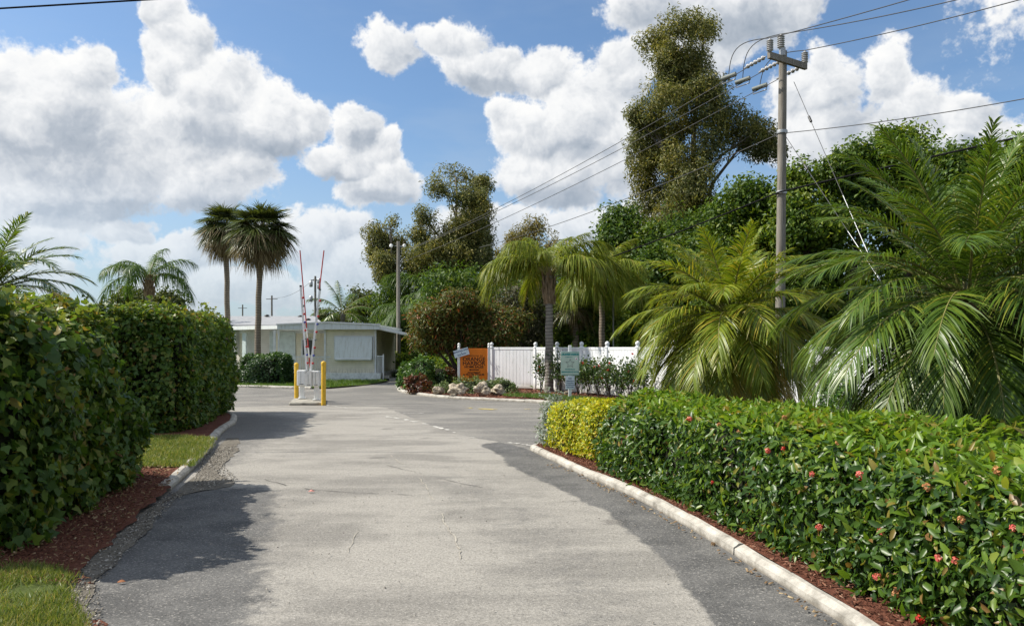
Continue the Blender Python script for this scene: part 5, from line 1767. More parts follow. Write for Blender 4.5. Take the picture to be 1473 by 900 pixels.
M_CONC = plain('rough_concrete', (.36, .34, .29), .9, .2, 0, .3, 7, .4)
M_DKMET = plain('dark_metal', (.05, .05, .05), .5, .5, 0, .15, 9)
M_GALV = plain('galvanised_steel', (.42, .43, .43), .45, .5, .6, .15, 12)
M_PORC = plain('grey_porcelain', (.40, .40, .40), .25, .6, 0, .1, 8)
M_WIRE = plain('wire_aluminium', (.10, .10, .10), .8, .2, 0, .1, 5)
M_CABLE = plain('black_cable', (.012, .012, .013), .95, .1, 0, .1, 5)
M_ORANGE = plain('orange_sign_face', (.80, .20, .008), .5, .35, 0, .06, 3)
M_INK = plain('brown_black_ink', (.022, .009, .006), .6, .3, 0, .1, 5)
M_TEAL = plain('teal_ink', (.02, .26, .25), .6, .3, 0, .1, 5)
M_PALEG = plain('pale_green_sign_face', (.50, .60, .50), .5, .35, 0, .1, 4)
M_PALEB = plain('pale_blue_sign_face', (.62, .70, .74), .5, .35, 0, .08, 4)
M_GREYINK = plain('grey_ink', (.20, .22, .20), .6, .3, 0, .1, 5)
M_NAVY = plain('navy_ink', (.03, .05, .16), .6, .3, 0, .1, 5)


def text(parent, s, size, x, z, y, mat, align='CENTER', name='lettering', bold=0.0, sx=1.0, rot=0.0, shear=0.0):
    cu = bpy.data.curves.new(name, 'FONT')
    cu.body = s
    cu.size = size
    cu.align_x = align
    cu.align_y = 'CENTER'
    cu.offset = bold
    cu.extrude = .0008
    cu.shear = shear
    cu.resolution_u = 3
    o = bpy.data.objects.new(name, cu)
    COL.objects.link(o)
    bpy.context.view_layer.update()
    me = bpy.data.meshes.new_from_object(o.evaluated_get(bpy.context.evaluated_depsgraph_get()))
    bpy.data.objects.remove(o, do_unlink=True)
    me.materials.clear(); me.materials.append(mat)
    t = link_mesh(name, me, parent)
    t.matrix_local = Matrix.Translation((x, y, z)) @ Matrix.Rotation(rot, 4, 'Y') @ Matrix.Rotation(R(90), 4, 'X') @ Matrix.Diagonal((sx, 1, 1, 1))
    return t


# ---- pale house (front gable room, porch wing, rear block, carport)
hx = lambda px, d: (px - 736.5) / F * d
house = empty('mobile_home', (-9.4, 41, 0), 0, 'pale cream single storey home with flat roof, awning and carport', 'house')
HO = Vector((-9.4, 41, 0))


def hb(name, mat, boxes, parent=house, bev=0.0):
    mb = MB()
    for c, s in boxes: mb.box(Vector(c) - HO, s, bev=bev)
    return mb.build(name, mat, parent)


xl, xr = hx(468, 41), hx(540, 41)
hb('wall', M_SIDE, [(((xl + xr) / 2, 44.5, 1.56), (xr - xl, 7.0, 2.30))])
for cx_ in (xr + .01, xl - .01): hb('corner_trim', M_TRIM, [((cx_, 40.99, 1.56), (.09, .09, 2.3))])
hb('skirting', M_SKIRT, [(((xl + xr) / 2 + .1, 44.4, .20), (xr - xl + .45, 7.6, .42))])
hb('wall', M_SIDE, [((-12.3, 46.0, 1.56), (5.4, 4.0, 2.30))])
hb('skirting', M_SKIRT, [((-11.6, 42.4, .18), (4.1, 3.4, .36))])
hb('ledger', M_TRIM, [((-12.3, 43.985, 2.60), (5.4, .03, .20))])
# porch panels, window, door
hb('storm_panel', M_PANEL, [((hx(385, 44) , 43.96, 1.6), (.62, .05, 1.95))])
hb('storm_panel', M_PANEL, [((hx(413, 44), 43.96, 1.6), (.95, .05, 1.95))])
w = hb('window', M_TRIM, [((hx(442.5, 44), 43.96, 1.72), (.66, .08, .95))])
hb('pane', M_GLASS, [((hx(439, 44), 43.915, 1.72), (.24, .02, .82)), ((hx(446.5, 44), 43.915, 1.72), (.24, .02, .82))], w)
for px in (395, 401):
    hb('porch_post', M_TRIM, [((hx(px, 41), 41, 1.45), (.13 if px == 395 else .08, .10, 2.3))])
mb = MB()
for i in range(22):
    mb.box(Vector((hx(423, 41) + i * .085, 41.0, .80)) - HO, (.022, .022, .85))
mb.box(Vector((hx(423, 41) + .9, 41.0, 1.24)) - HO, (1.95, .05, .05)); mb.box(Vector((hx(423, 41) + .9, 41.0, .40)) - HO, (1.95, .04, .04))
mb.build('porch_railing', M_TRIM, house)
# left wing, turned towards the sun
wing = MB()
a, b_ = Vector((-13.9, 43.2, 0)), Vector((-18.6, 46.4, 0))
dv = (b_ - a).normalized(); nv = Vector((dv.y, -dv.x, 0))
M = Matrix.Translation((a + b_) / 2 + Vector((1.7, 2.4, 1.56)) - HO) @ Matrix.Rotation(math.atan2(dv.y, dv.x), 4, 'Z')
wing.box((0, 0, 0), (5.7, 5.4, 2.35), M=M)
wing.build('wall', M_SIDEW, house)
wm = MB()
for t, wd, mat in ((.10, .30, M_PANEL), (.30, .75, M_TRIM)):
    q = a.lerp(b_, t)
    m_ = MB()
    m_.box((0, 0, 0), (wd, .07, 1.75), M=Matrix.Translation(q + Vector((-.12, -.22, 1.62)) - HO) @ Matrix.Rotation(math.atan2(dv.y, dv.x), 4, 'Z'))
    m_.build('shutter', mat, house)
# front gable roof with fascia: low pitch, ridge running back
fx0, fx1, fy = hx(399, 40.6), hx(546.5, 40.6), 40.55
zr = 2.92
rm = MB()
ridge = (hx(472, 40.6), 2.98)
prof = [(fx0, 2.63), (fx1, 2.63), (fx1, 2.86), (ridge[0], ridge[1]), (fx0, 2.86)]
rm.prism([(x, z) for x, z in prof], Matrix.Translation(Vector((0, fy, 0)) - HO), 8.2)
rm.build('roof', M_AWN, house)
em = MB()
for (x0, z0), (x1, z1) in (((fx0 - .04, 2.875), (ridge[0], 2.995)), ((ridge[0], 2.995), (fx1 + .04, 2.875))):
    em.bar(Vector((x0, fy - .03, z0)) - HO, Vector((x1, fy - .03, z1)) - HO, .07, .07)
em.build('roof_edge', M_WHITE, house)
# wing eave
ev = MB()
ev.slab([Vector(p) - HO for p in [(fx0 + .02, 40.75, 2.84), (fx0 + .02, 47, 2.98), (-18.6, 48.9, 3.0), (-18.9, 46.35, 2.86)]], .18)
ev.build('porch_roof', M_AWN, house)
# rear block with pale metal roof
rb = MB()
y0_, y1_, zr_ = 46.0, 51.0, 3.72
A = [Vector((-21, y0_, 3.0)), Vector((hx(468, y0_), y0_, 3.0)), Vector((hx(452, y1_), y1_, zr_)), Vector((-21, y1_, zr_)), Vector((-21, 56, 3.0)), Vector((hx(466, 56) , 56, 3.0))]
A = [q - HO for q in A]
rb.add(A, [(0, 1, 2, 3), (3, 2, 5, 4), (1, 5, 2), (0, 3, 4), (0, 4, 5, 1)])
rr_ = rb.build('rear_roof', M_ROOF, house)
for px, py, d in ((384, 456, 50.6), (432, 457, 50.6), (443, 461.5, 48.6)):
    vb = MB()
    q = P(px, py, d) - HO
    vb.lathe([(.07, -.25), (.07, .05), (.16, .06), (.16, .12), (.05, .17)], q, 10)
    vb.build('roof_vent', M_DKMET, rr_)
hb('rear_wall', M_SIDEW, [((-16.2, 51, 1.45), (9.0, 9.6, 2.9))])
# big white awning shutter over the front window
aw = MB()
x0, x1 = hx(482.5, 40.9), hx(535.5, 40.9)
zt, zb_ = 1.7 + (500 - 484.5) * 40.9 / F, 1.7 + (500 - 517) * 40.9 / F
pro = [(40.97, zt), (40.86, zt), (40.74, zb_ + .10), (40.76, zb_), (40.97, zb_ + .02)]
vs = [Vector((x, y, z)) - HO for x in (x0, x1) for y, z in pro]
k = len(pro)
aw.add(vs, [tuple(range(k)), tuple(range(2 * k - 1, k - 1, -1))] + [(j, k + j, k + (j + 1) % k, (j + 1) % k)[::-1] for j in range(k)])
sh = aw.build('window_awning', M_AWN, house)
rl = MB()
rl.tube([Vector((x0 + .03, 40.76, zb_ + .02)) - HO, Vector((x1 - .03, 40.76, zb_ + .02)) - HO], .07, 8)
rl.build('awning_hem', M_TRIM, sh)
fw = MB()
for (ax, az_, bx, bz) in ((x0 - .06, zt + .03, x1 + .06, zt + .03), (x0 - .05, zt, x0 - .05, zb_), (x1 + .05, zt, x1 + .05, zb_)):
    fw.bar(Vector((ax, 40.96, az_)) - HO, Vector((bx, 40.96, bz)) - HO, .05, .05)
fw.build('window_frame', M_TRIM, house)
# carport
cp = MB()
cx0, cx1 = hx(546, 40.6), hx(616, 40.6)
cp.slab([Vector(p) - HO for p in [(cx0 - .05, 40.7, 2.70), (cx1, 40.7, 2.16), (cx1, 47.5, 2.16), (cx0 - .05, 47.5, 2.70)]], .09)
cpo = cp.build('carport_roof', M_SOFF, house)
gt = MB()
gt.bar(Vector((cx0, 40.66, 2.70)) - HO, Vector((cx1 + .03, 40.66, 2.15)) - HO, .06, .12)
gt.build('gutter', M_WHITE, cpo)
for y in (40.95, 47.2):
    hb('carport_post', M_TRIM, [((hx(613, 41), y, 1.08), (.12, .12, 2.16))])
# steps and their railing
sp = MB()
for i, (h_, dpt) in enumerate(((.14, .95), (.28, .62), (.42, .30))):
    sp.box(Vector((hx(541, 41) + .06 + dpt / 2, 41.35, h_ / 2)) - HO, (dpt, .9, h_))
sp.build('steps', M_CONC, house)
rg = MB()
for xx in np.linspace(hx(543, 40.9), hx(552, 40.9), 6):
    rg.box(Vector((xx, 40.88, .86)) - HO, (.025, .025, .86))
rg.box(Vector((hx(547.5, 40.9), 40.88, 1.27)) - HO, (.36, .05, .05)); rg.box(Vector((hx(551.5, 40.9), 40.88, .72)) - HO, (.07, .07, 1.30))
rg.build('step_railing', M_TRIM, house)

# ---- white vinyl fence
fence = empty('vinyl_fence', (FENCE[0][0], FENCE[0][1], .08), 0, 'white vinyl privacy fence with ball topped posts behind the rose bushes', 'fence')
FO = Vector((FENCE[0][0], FENCE[0][1], .08))
rsf = random.Random(4)
for i, (x, y) in enumerate(FENCE):
    if y < 3: break
    a = Vector((x, y, .08))
    nx_ = FENCE[i + 1] if i + 1 < len(FENCE) else (x + .8, y - 1.5)
    b = Vector((nx_[0], nx_[1], .08))
    ang = math.atan2(b.y - a.y, b.x - a.x)
    pm = MB()
    pm.box(Vector((x, y, .9)) - FO + Vector((0, 0, .0)), (.125, .125, 1.64), ang, .008)
    po_ = pm.build('post', M_VINYL, fence)
    cm = MB()
    cm.lathe([(.085, -.02), (.085, .02), (.05, .035), (.045, .05), (.072, .08), (.080, .12), (.066, .16), (.03, .19), (.004, .197)], Vector((x, y, 1.72)) - FO, 14)
    cm.build('post_cap', M_VINYL, po_)
    # tongue and groove boards between rails
    L_ = (b - a).length - .13
    pn = MB()
    nb_ = max(6, int(L_ / .15))
    dx_ = (b - a).normalized()
    for j in range(nb_):
        t = .065 + (j + .5) * L_ / nb_
        c = a + dx_ * t
        pn.box(Vector((c.x, c.y, .90)) - FO, (L_ / nb_ - .009, .022, 1.52), ang, .004)
    for z_ in (.20, 1.67):
        c = a + dx_ * (.065 + L_ / 2)
        pn.box(Vector((c.x, c.y, z_)) - FO, (L_, .045, .10), ang, .006)
    c = a + dx_ * (.065 + L_ / 2)
    pn.box(Vector((c.x, c.y, .90)) - FO, (L_, .008, 1.46), ang)
    pn.build('panel', M_VINYL, fence)

# ---- orange sign on two white posts
SG_ = G(660, 566)
d_ = 29.6
xL, xR = hx(660, d_), hx(703.5, d_)
sign = empty('sign_board', ((xL + xR) / 2, d_, .09), R(-4), 'orange park sign with dark lettering on two white ball topped posts', 'sign')
hw_ = (xR - xL) / 2
zc = lambda py: 1.7 + (500 - py) * d_ / F - .09
for sx_, nm in ((-1, 0), (1, 0)):
    pm = MB()
    pm.box((sx_ * hw_, 0, zc(499) / 2), (.085, .085, zc(499)), 0, .006)
    q = pm.build('post', M_WHITE, sign)
    cm = MB()
    cm.lathe([(.052, 0), (.052, .03), (.03, .045), (.05, .08), (.052, .105), (.035, .14), (.004, .155)], (sx_ * hw_, 0, zc(499)), 12)
    cm.build('post_cap', M_WHITE, q)
bd = MB()
bd.box((.0, 0, (zc(501) + zc(548)) / 2), (2 * hw_ - .09, .035, zc(501) - zc(548)), 0, .004)
bdo = bd.build('board', M_ORANGE, sign)
k_ = d_ / F
for s, py, size, mat, bold, sx_, sh_ in [('Welcome to', 511.3, .115, M_INK, .000, 1.1, .25), ('ORANGE', 516.6, .20, M_INK, .004, 1.02, 0), ('HARBOR', 522.6, .20, M_INK, .004, 1.06, 0), ('HOME SALES', 527.6, .115, M_INK, .004, 1.08, 0),
                                         ('APARTMENT', 535.8, .082, M_INK, .003, 1.0, 0), ('& TRAVEL TRAILER', 538.6, .082, M_INK, .003, 1.15, 0), ('RENTALS', 541.6, .082, M_INK, .003, 1.1, 0), ('FOR SALE', 544.2, .075, M_INK, .003, 1.1, 0)]:
    text(bdo, s, size, .0, zc(py), -.0195, mat, bold=bold, sx=sx_, shear=sh_)
ar = MB()
za = zc(531.5)
ar.prism([(-.19, za), (-.12, za + .045), (-.12, za + .018), (.19, za + .018), (.19, za - .018), (-.12, za - .018), (-.12, za - .045)], Matrix.Translation((0, -.0205, 0)), .002)
ar.build('arrow', M_INK, bdo)
tb = empty('small_sign', Vector(sign.location) + Vector((-hw_ + .10, -.075, zc(507))), R(-4), 'small white tilted board with blue lettering nailed over the orange sign post', 'sign')
m_ = MB()
tilt = R(-15.5)
RT_ = Matrix.Rotation(tilt, 4, 'Y')
m_.box((0, 0, 0), (.56, .025, .27), M=RT_)
bo = m_.build('board', M_PALEB, tb)
for s, z_, size, sx_ in (('MARKETING OFFICE', .065, .066, .95), ('&', .0, .05, 1), ('SALES CENTER', -.065, .045, 1.1)):
    v = RT_ @ Vector((0, 0, z_))
    text(bo, s, size, v.x, v.z, -.0145, M_NAVY, rot=tilt, bold=.002, sx=sx_)

# ---- green crime watch sign with a notice below, on one white post
d2 = 25.2
zc2 = lambda py: 1.7 + (500 - py) * d2 / F - .1
cs = empty('watch_sign', (hx(820, d2), d2, .1), R(3), 'pale green watch sign with a grey star on a white post', 'sign')
kk = d2 / F
m_ = MB(); m_.box((0, .03, zc2(496.5) / 2), (.10, .05, zc2(496.5)), 0, .006); m_.build('post', M_WHITE, cs)
w2, zt2, zb2 = 26.5 * kk, zc2(505.5), zc2(539.5)
m_ = MB(); m_.box((0, -.005, (zt2 + zb2) / 2), (w2, .012, zt2 - zb2), 0, .003); bo = m_.build('board', M_PALEG, cs)
m_ = MB()
for (ax, az_, bx, bz) in ((-w2 / 2 + .02, zt2 - .02, w2 / 2 - .02, zt2 - .02), (-w2 / 2 + .02, zb2 + .02, w2 / 2 - .02, zb2 + .02), (-w2 / 2 + .02, zt2 - .02, -w2 / 2 + .02, zb2 + .02), (w2 / 2 - .02, zt2 - .02, w2 / 2 - .02, zb2 + .02)):
    m_.bar((ax, -.0125, az_), (bx, -.0125, bz), .010 if ax != bx else .002, .010)
m_.build('border', M_TEAL, bo)
text(bo, 'ORANGE HARBOR', .078, 0, zc2(509.6), -.0135, M_TEAL, bold=.006, sx=.84)
text(bo, 'COMMUNITY', .04, -.04, zc2(513.5), -.0135, M_TEAL, bold=.001, sx=1.0)
text(bo, 'PROTECTED BY', .045, 0, zc2(531), -.0135, M_TEAL, bold=.002)
text(bo, 'NEIGHBORHOOD WATCH', .054, 0, zc2(534.8), -.0135, M_TEAL, bold=.003, sx=.84)
st = [(math.sin(i * PI / 5) * (.155 if i % 2 == 0 else .07), zc2(522.5) + math.cos(i * PI / 5) * (.155 if i % 2 == 0 else .07)) for i in range(10)][::-1]
m_ = MB(); m_.prism(st, Matrix.Translation((0, -.0155, 0)), .004); sto = m_.build('star', M_GREYINK, bo)
st = [(math.sin(i * PI / 5) * (.115 if i % 2 == 0 else .055), zc2(522.5) + math.cos(i * PI / 5) * (.115 if i % 2 == 0 else .055)) for i in range(10)][::-1]
m_ = MB(); m_.prism(st, Matrix.Translation((0, -.0185, 0)), .003); m_.build('star_centre', M_PALEG, sto)
m_ = MB(); m_.prism([(.155, zc2(517.5)), (.235, zc2(517.5)), (.235, zc2(513.8)), (.155, zc2(513.8))], Matrix.Translation((0, -.0145, 0)), .003); so = m_.build('sticker', M_WHITE, bo)
m_ = MB(); m_.prism([(.175, zc2(516.8)), (.215, zc2(516.8)), (.195, zc2(514.6))], Matrix.Translation((0, -.0165, 0)), .002); m_.build('sticker_mark', M_RED, so)
w3, zt3, zb3 = 13 * kk, zc2(540.2), zc2(559.5)
m_ = MB(); m_.box((0, -.008, (zt3 + zb3) / 2), (w3, .012, zt3 - zb3), 0, .003); n_o = m_.build('notice', M_PALEB, cs)
for s, py, size in (('NO', 544.3, .065), ('TRESPASSING', 547.8, .042), ('SOLICITING', 550.8, .042), ('NO PEDDLING', 553.6, .042), ('VIOLATORS', 556.6, .042)):
    text(n_o, s, size, 0, zc2(py), -.0165, M_NAVY, bold=.0015)

# ---- gate: island slab, two cabinets on posts with raised arms, two bollards
isd = MB()
isd.box((0, 0, .04), (1.02, 2.15, .10), R(12), .025)
tag(isd.build('gate_island', M_CONC, None, (-6.28, 24.65, 0)), 'low concrete slab under the gate cabinets and yellow bollards', 'slab')


def bollard(label, px, d, h):
    o = empty('bollard', (hx(px, d), d, .0), 0, label, 'bollard', 'yellow bollards guarding the gate')
    m = MB()
    m.lathe([(.068, 0), (.068, h - .02), (.064, h)], (0, 0, 0), 18)
    m.build('pipe', M_YELLOW, o)
    m = MB()
    m.lathe([(.075, h - .06), (.075, h - .01), (.066, h + .02), (.04, h + .04), (.005, h + .048)], (0, 0, 0), 18)
    m.build('cap', M_YELLOW, o)


bollard('left yellow bollard, slightly farther, beside the left gate cabinet', 426.5, 25.6, 1.18)
bollard('right yellow bollard, slightly nearer, beside the right gate cabinet', 465.5, 23.6, 1.26)


def gate_unit(label, px, d, boxes, post_px, arms, slant):
    o = empty('gate_operator', (hx(px, d), d, .0), 0, label, 'gate barrier', 'pair of gate barriers with raised arms')
    O = Vector(o.location)
    m = MB()
    q = P(post_px, 532, d) - O
    m.box((q.x, 0, .33), (.15, .15, .66), R(12), .01)
    m.box((q.x, 0, .12), (.24, .24, .02), R(12))
    m.build('pedestal', M_WHITE, o)
    for j, (x0p, x1p, y0p, y1p, dep, sl) in enumerate(boxes):
        m = MB()
        a_, b_2 = P(x0p, y1p, d) - O, P(x1p, y0p, d) - O
        w_, h_ = b_2.x - a_.x, b_2.z - a_.z
        if sl:
            pr_ = [(a_.x, a_.z), (b_2.x, a_.z), (b_2.x, b_2.z), (a_.x + w_ * .55, b_2.z), (a_.x, b_2.z - h_ * .24)]
            m.prism(pr_, Matrix.Translation((0, -dep / 2, 0)), dep)
        else:
            m.box(((a_.x + b_2.x) / 2, 0, (a_.z + b_2.z) / 2), (w_, dep, h_), R(0), .015)
        cb = m.build('cabinet', M_WHITE, o)
        m = MB()
        m.box(((a_.x + b_2.x) / 2 + w_ * .08, -dep / 2 - .004, a_.z + .045), (w_ * .5, .006, .016))
        m.build('slot', M_DKMET, cb)
        m = MB()
        m.bar((a_.x + w_ * .5, -dep / 2 - .002, a_.z + .08), (a_.x + w_ * .5, -dep / 2 - .002, b_2.z - .12 if sl else b_2.z - .04), .008, .004)
        m.build('door_seam', M_GREYINK, cb)
    (bx, by), (tx, ty), (rx0, ry0), (rx1, ry1) = arms
    A_, B_ = P(bx, by, d) - O, P(tx, ty, d) - O
    m = MB(); m.bar(A_, B_, .085, .05); arm = m.build('arm', M_WHITE, o)
    m = MB(); m.bar(B_ - (B_ - A_) * .012, B_ + (B_ - A_) * .006, .09, .055); m.build('arm_end_cap', M_DKMET, arm)
    C_, D_ = P(rx0, ry0, d + .07) - O, P(rx1, ry1, d + .07) - O
    m = MB(); m.tube([C_, D_], .018, 8); rod = m.build('rod', M_RED, o)
    for i in (1, 3):
        m = MB(); m.tube([C_.lerp(D_, i / 12), C_.lerp(D_, (i + 1) / 12)], .0205, 8); m.build('white_band', M_WHITE, rod)
    for i in range(9):
        t = .10 + .095 * i
        q = A_.lerp(B_, t) + Vector((slant * .055, -.04, 0))
        m = MB()
        m.lathe([(.0, -.012), (.036, -.01), (.036, .006), (.02, .012)], (0, 0, 0), 12, Matrix.Translation(q) @ Matrix.Rotation(R(90), 4, 'X'))
        m.build('reflector', (M_RED, M_BLUE, M_RED, M_GREYINK)[i % 4], arm)
    return o


gate_unit('left gate barrier with a single cabinet and raised striped arm', 434, 25.2, [(429, 440.5, 532.2, 554, .34, 0)], 434.5, [(441.5, 534), (432.5, 411), (446, 528), (431.5, 360)], 1)
gate_unit('right gate barrier with two cabinets and raised striped arm leaning right', 450, 24.4, [(440.6, 450.2, 532.8, 555, .36, 1), (450.8, 460.2, 533.2, 555, .30, 0)], 455.5, [(446.5, 534), (460.2, 416), (446.5, 528), (466, 360)], 1)


# ---- boulders
def boulder(label, px, py, w, h, seed):
    q = G(px, py, .10)
    rng = np.random.RandomState(seed)
    nu, nv = 48, 26
    V = []
    for j in range(nv + 1):
        for i in range(nu):
            t, p = PI * j / nv, 2 * PI * i / nu
            V.append((math.sin(t) * math.cos(p), math.sin(t) * math.sin(p), math.cos(t)))
    V = np.array(V)
    dsp = 1 + .24 * snoise(V, seed, 2.0) + .13 * snoise(V, seed + 1, 4.2) - .26 * np.clip(snoise(V, seed + 2, 6.0), .25, 1) + .06 * snoise(V, seed + 3, 13)
    V = V * dsp[:, None] * np.array([w / 2, w / 3.0, h / 2.3])
    V[:, 2] = np.maximum(V[:, 2] + h * .40, -.06)
    fs = [(j * nu + i, (j + 1) * nu + i, (j + 1) * nu + (i + 1) % nu, j * nu + (i + 1) % nu) for j in range(nv) for i in range(nu)]
    m = MB(); m.add([tuple(v) for v in V], fs, True)
    tag(m.build('boulder', M_ROCK, None, q), label, 'boulder', 'pale limestone boulders in the sign bed')


mk, nt = new_mat('limestone')
g = NT(nt)
pp = g.obj()
n1 = g.noise(pp, 7, 7, .7); n2 = g.noise(pp, 22, 5, .7)
cc_ = g.ramp(n1, [(.3, (.10, .075, .05)), (.45, (.38, .31, .22)), (.58, (.60, .53, .42)), (.8, (.70, .64, .54))])
cc_ = g.mix(g.math('MULTIPLY', g.maprange(n2, .55, .68), .6), cc_, (.10, .085, .06))
g.finish(cc_, .95, .2, g.bump(g.math('ADD', n1, n2), .9, .05))
M_ROCK = mk
boulder('smallest pale boulder, half hidden, next to the corner red brown bush', 630, 567, .40, .34, 1)
boulder('largest pale boulder, pitted, in front of the left sign post', 660, 568.6, .60, .46, 2)
boulder('tall pale boulder in front of the right half of the orange sign', 693, 569, .52, .52, 3)
boulder('greyish ragged boulder in front of the fence end', 716, 568.4, .54, .40, 4)
boulder('small grey rock lying in the mulch below the green sign', 815, 567, .22, .14, 5)
boulder('tiny pale rock half buried by the kerb in front of the largest boulder', 651, 570.2, .20, .12, 6)


# ---- utility poles and wires
def utility_pole(label, base, h, r0, r1, lean=(0, 0)):
    o = empty('utility_pole', base, 0, label, 'utility pole')
    m = MB()
    k = 12
    m.tube([(lean[0] * i / k, lean[1] * i / k, -.1 + (h + .1) * i / k) for i in range(k + 1)], [r0 + (r1 - r0) * i / k for i in range(k + 1)], 14)
    m.build('pole', B_POLE, o)
    return o


def insulator(parent, p, h=.34, r=.085, name='insulator', M=None):
    m = MB()
    prof = [(r * .5, 0)]
    n = 6
    for i in range(n):
        z = .03 + (h - .06) * i / n
        prof += [(r * .55, z), (r, z + .012), (r * .95, z + .028), (r * .5, z + .040)]
    prof += [(r * .4, h - .02), (r * .25, h)]
    m.lathe(prof, p, 14, M)
    return m.build(name, M_PORC, parent)


DP = 26.0
base = Vector((hx(1121, DP), DP, .1))
mp = utility_pole('large weathered wooden power pole with crossarm behind the two feathery palms', base, P(1121, 74, DP).z - .1, .165, .125, (.12, 0))
top = Vector((.12, 0, P(0, 74, DP).z - .1))
zarm = P(0, 89, DP).z - .1
ad = Vector((.83, .56, 0)).normalized()
cpos = Vector((.11, -.16, zarm))
aL, aR = cpos - ad * .78, cpos + ad * 1.12
m = MB(); m.bar(aL, aR, .11, .20); arm = m.build('crossarm', B_POLE, mp)
iL = insulator(mp, aL + Vector((.04, 0, .10)), .42, .11)
iR = insulator(mp, aR + Vector((-.04, 0, .10)), .42, .11)
iT = insulator(mp, top + Vector((-.10, -.10, .05)), .46, .12)
m = MB(); m.box(top + Vector((-.05, -.08, -.05)), (.16, .16, .25)); m.build('pole_top_bracket', M_GALV, mp)
for zz in (P(0, 190, DP).z - .1, P(0, 277, DP).z - .1):
    m = MB(); m.lathe([(.17, -.05), (.175, 0), (.17, .05)], (lambda t: (.12 * t, 0, zz))(zz / top.z), 14); m.build('bracket_band', M_GALV, mp)
FARP = Vector((hx(573, 49), 49, .0))
far_h = P(0, 347, 49).z
fp = utility_pole('thin weathered wooden pole with two floodlights beyond the carport', FARP, far_h, .14, .10)
for sx_ in (-1, 1):
    m = MB(); m.tube([(0, 0, far_h - .30), (sx_ * .22, -.05, far_h - .28)], .02, 6)
    arm_ = m.build('lamp_bracket', M_GALV, fp)
    m = MB(); m.lathe([(.05, 0), (.10, .05), (.11, .16), (.06, .20)], (0, 0, 0), 12, Matrix.Translation((sx_ * .36, -.12, far_h - .30)) @ Matrix.Rotation(R(90), 4, 'X') @ Matrix.Rotation(R(20 * sx_), 4, 'Y'))
    m.build('floodlight', M_WHITE, fp)


def wire(label, a, b, sag, r, mat, name='power_line', cat='wire', group=None, on=0.0):
    """Sagging wire from a to b; with on > 1 it runs on past b to the next pole outside the picture, at the height of a."""
    a, b = Vector(a), Vector(b)
    if on > 1:
        e = a + (b - a) * on
        k = (b.z - a.z) / ((1 / on) * (1 / on - 1))
        pts = [Vector((a.x + (e.x - a.x) * t, a.y + (e.y - a.y) * t, a.z + k * t * (t - 1))) for t in np.linspace(0, 1, 60)]
    else: pts = [a.lerp(b, i / 30) - Vector((0, 0, sag * 4 * (i / 30) * (1 - i / 30))) for i in range(31)]
    m = MB()
    m.tube(pts, r, 6)
    o = m.build(name, mat)
    tag(o, label, cat, group)
    return o


# left-going conductors with strain insulators and cutouts
ends = [P(573, 352, 49), P(573, 347, 49.2), P(573, 364, 49)]
starts = [aL, cpos + Vector((0, 0, .02)), aR - ad * .15]
cut = [(1058, 116), (1084, 118), (1117, 125)]
names = ['upper of the three wires falling left from the crossarm', 'middle of the three wires falling left from the crossarm', 'lowest of the three wires falling left from the crossarm']
wl = [(702, 297), (702, 301), (702, 316)]
for i in range(3):
    s = base + starts[i]
    far = P(*wl[i], 42)
    dirv = (far - s).normalized()
    # string of strain discs from the arm
    stn = MB()
    M_ = Matrix.Translation(starts[i]) @ dirv.to_track_quat('Z', 'Y').to_matrix().to_4x4()
    prof = [(.02, .12)]
    for j in range(5): prof += [(.03, .18 + j * .16), (.075, .22 + j * .16), (.07, .27 + j * .16), (.03, .30 + j * .16)]
    prof += [(.02, 1.05)]
    stn.lathe(prof, (0, 0, 0), 12, M_)
    stn.build('strain_insulator', M_PORC, mp)
    q = starts[i] + dirv * 1.75
    cm = MB()
    cax = dirv.lerp(Vector((1, 0, .15)).normalized() * -1, .35).normalized()
    cm.tube([q - cax * .26, q + cax * .26], .075, 10)
    cu_ = cm.build('cutout', M_GREYINK, mp)
    cm = MB()
    cm.tube([q - cax * .24, q - cax * .24 - Vector((0, 0, .17)), q + cax * .24 - Vector((0, 0, .17)), q + cax * .24], .02, 6)
    cm.build('fuse_tube', M_PORC, cu_)
    wire(names[i], s + dirv * .1, far + (far - s) * .55, .35, .012, M_WIRE, group='wires strung between the poles')
    # jumper loop from the top insulator down to the cutout
    ins = [aL + Vector((.04, 0, .54)), top + Vector((-.10, -.10, .52)), aR + Vector((-.04, 0, .54))][i]
    jm = MB()
    e_ = q + Vector((0, 0, .05))
    jp = [ins.lerp(e_, t) + Vector((-.35 * math.sin(PI * t), 0, .32 * math.sin(PI * t) ** 1.0)) for t in np.linspace(0, 1, 14)]
    jm.tube(jp, .014, 6)
    jm.build('jumper', M_WIRE, mp)
# right-going conductors from the insulators
wire('upper wire rising from the crossarm to the top of the picture, steepest', base + aL + Vector((.04, 0, .54)), P(1500, -58, 19.5), .10, .014, M_WIRE, group='wires strung between the poles', on=2.8)
wire('second wire rising right from the pole top insulator', base + top + Vector((-.10, -.10, .52)), P(1540, -42, 19.5), .22, .014, M_WIRE, group='wires strung between the poles', on=2.8)
wire('lowest wire rising right from the crossarm end insulator', base + aR + Vector((-.04, 0, .54)), P(1560, -26, 20), .20, .014, M_WIRE, group='wires strung between the poles', on=2.8)
wire('thin neutral wire running right from the middle of the pole', P(1122, 192, DP), P(1560, 126, 19), .32, .013, M_WIRE, group='wires strung between the poles', on=2.8)
wire('thin neutral wire falling left from the middle of the pole', P(1122, 192, DP), P(690, 356, 44), .30, .013, M_WIRE, group='wires strung between the poles')
wire('thick black cable sagging right from the pole through the big palm', P(1122, 276, DP - .2), P(1580, 172, 18), .25, .028, M_CABLE, 'telephone_cable', 'cable', 'black cables on the pole', on=2.8)
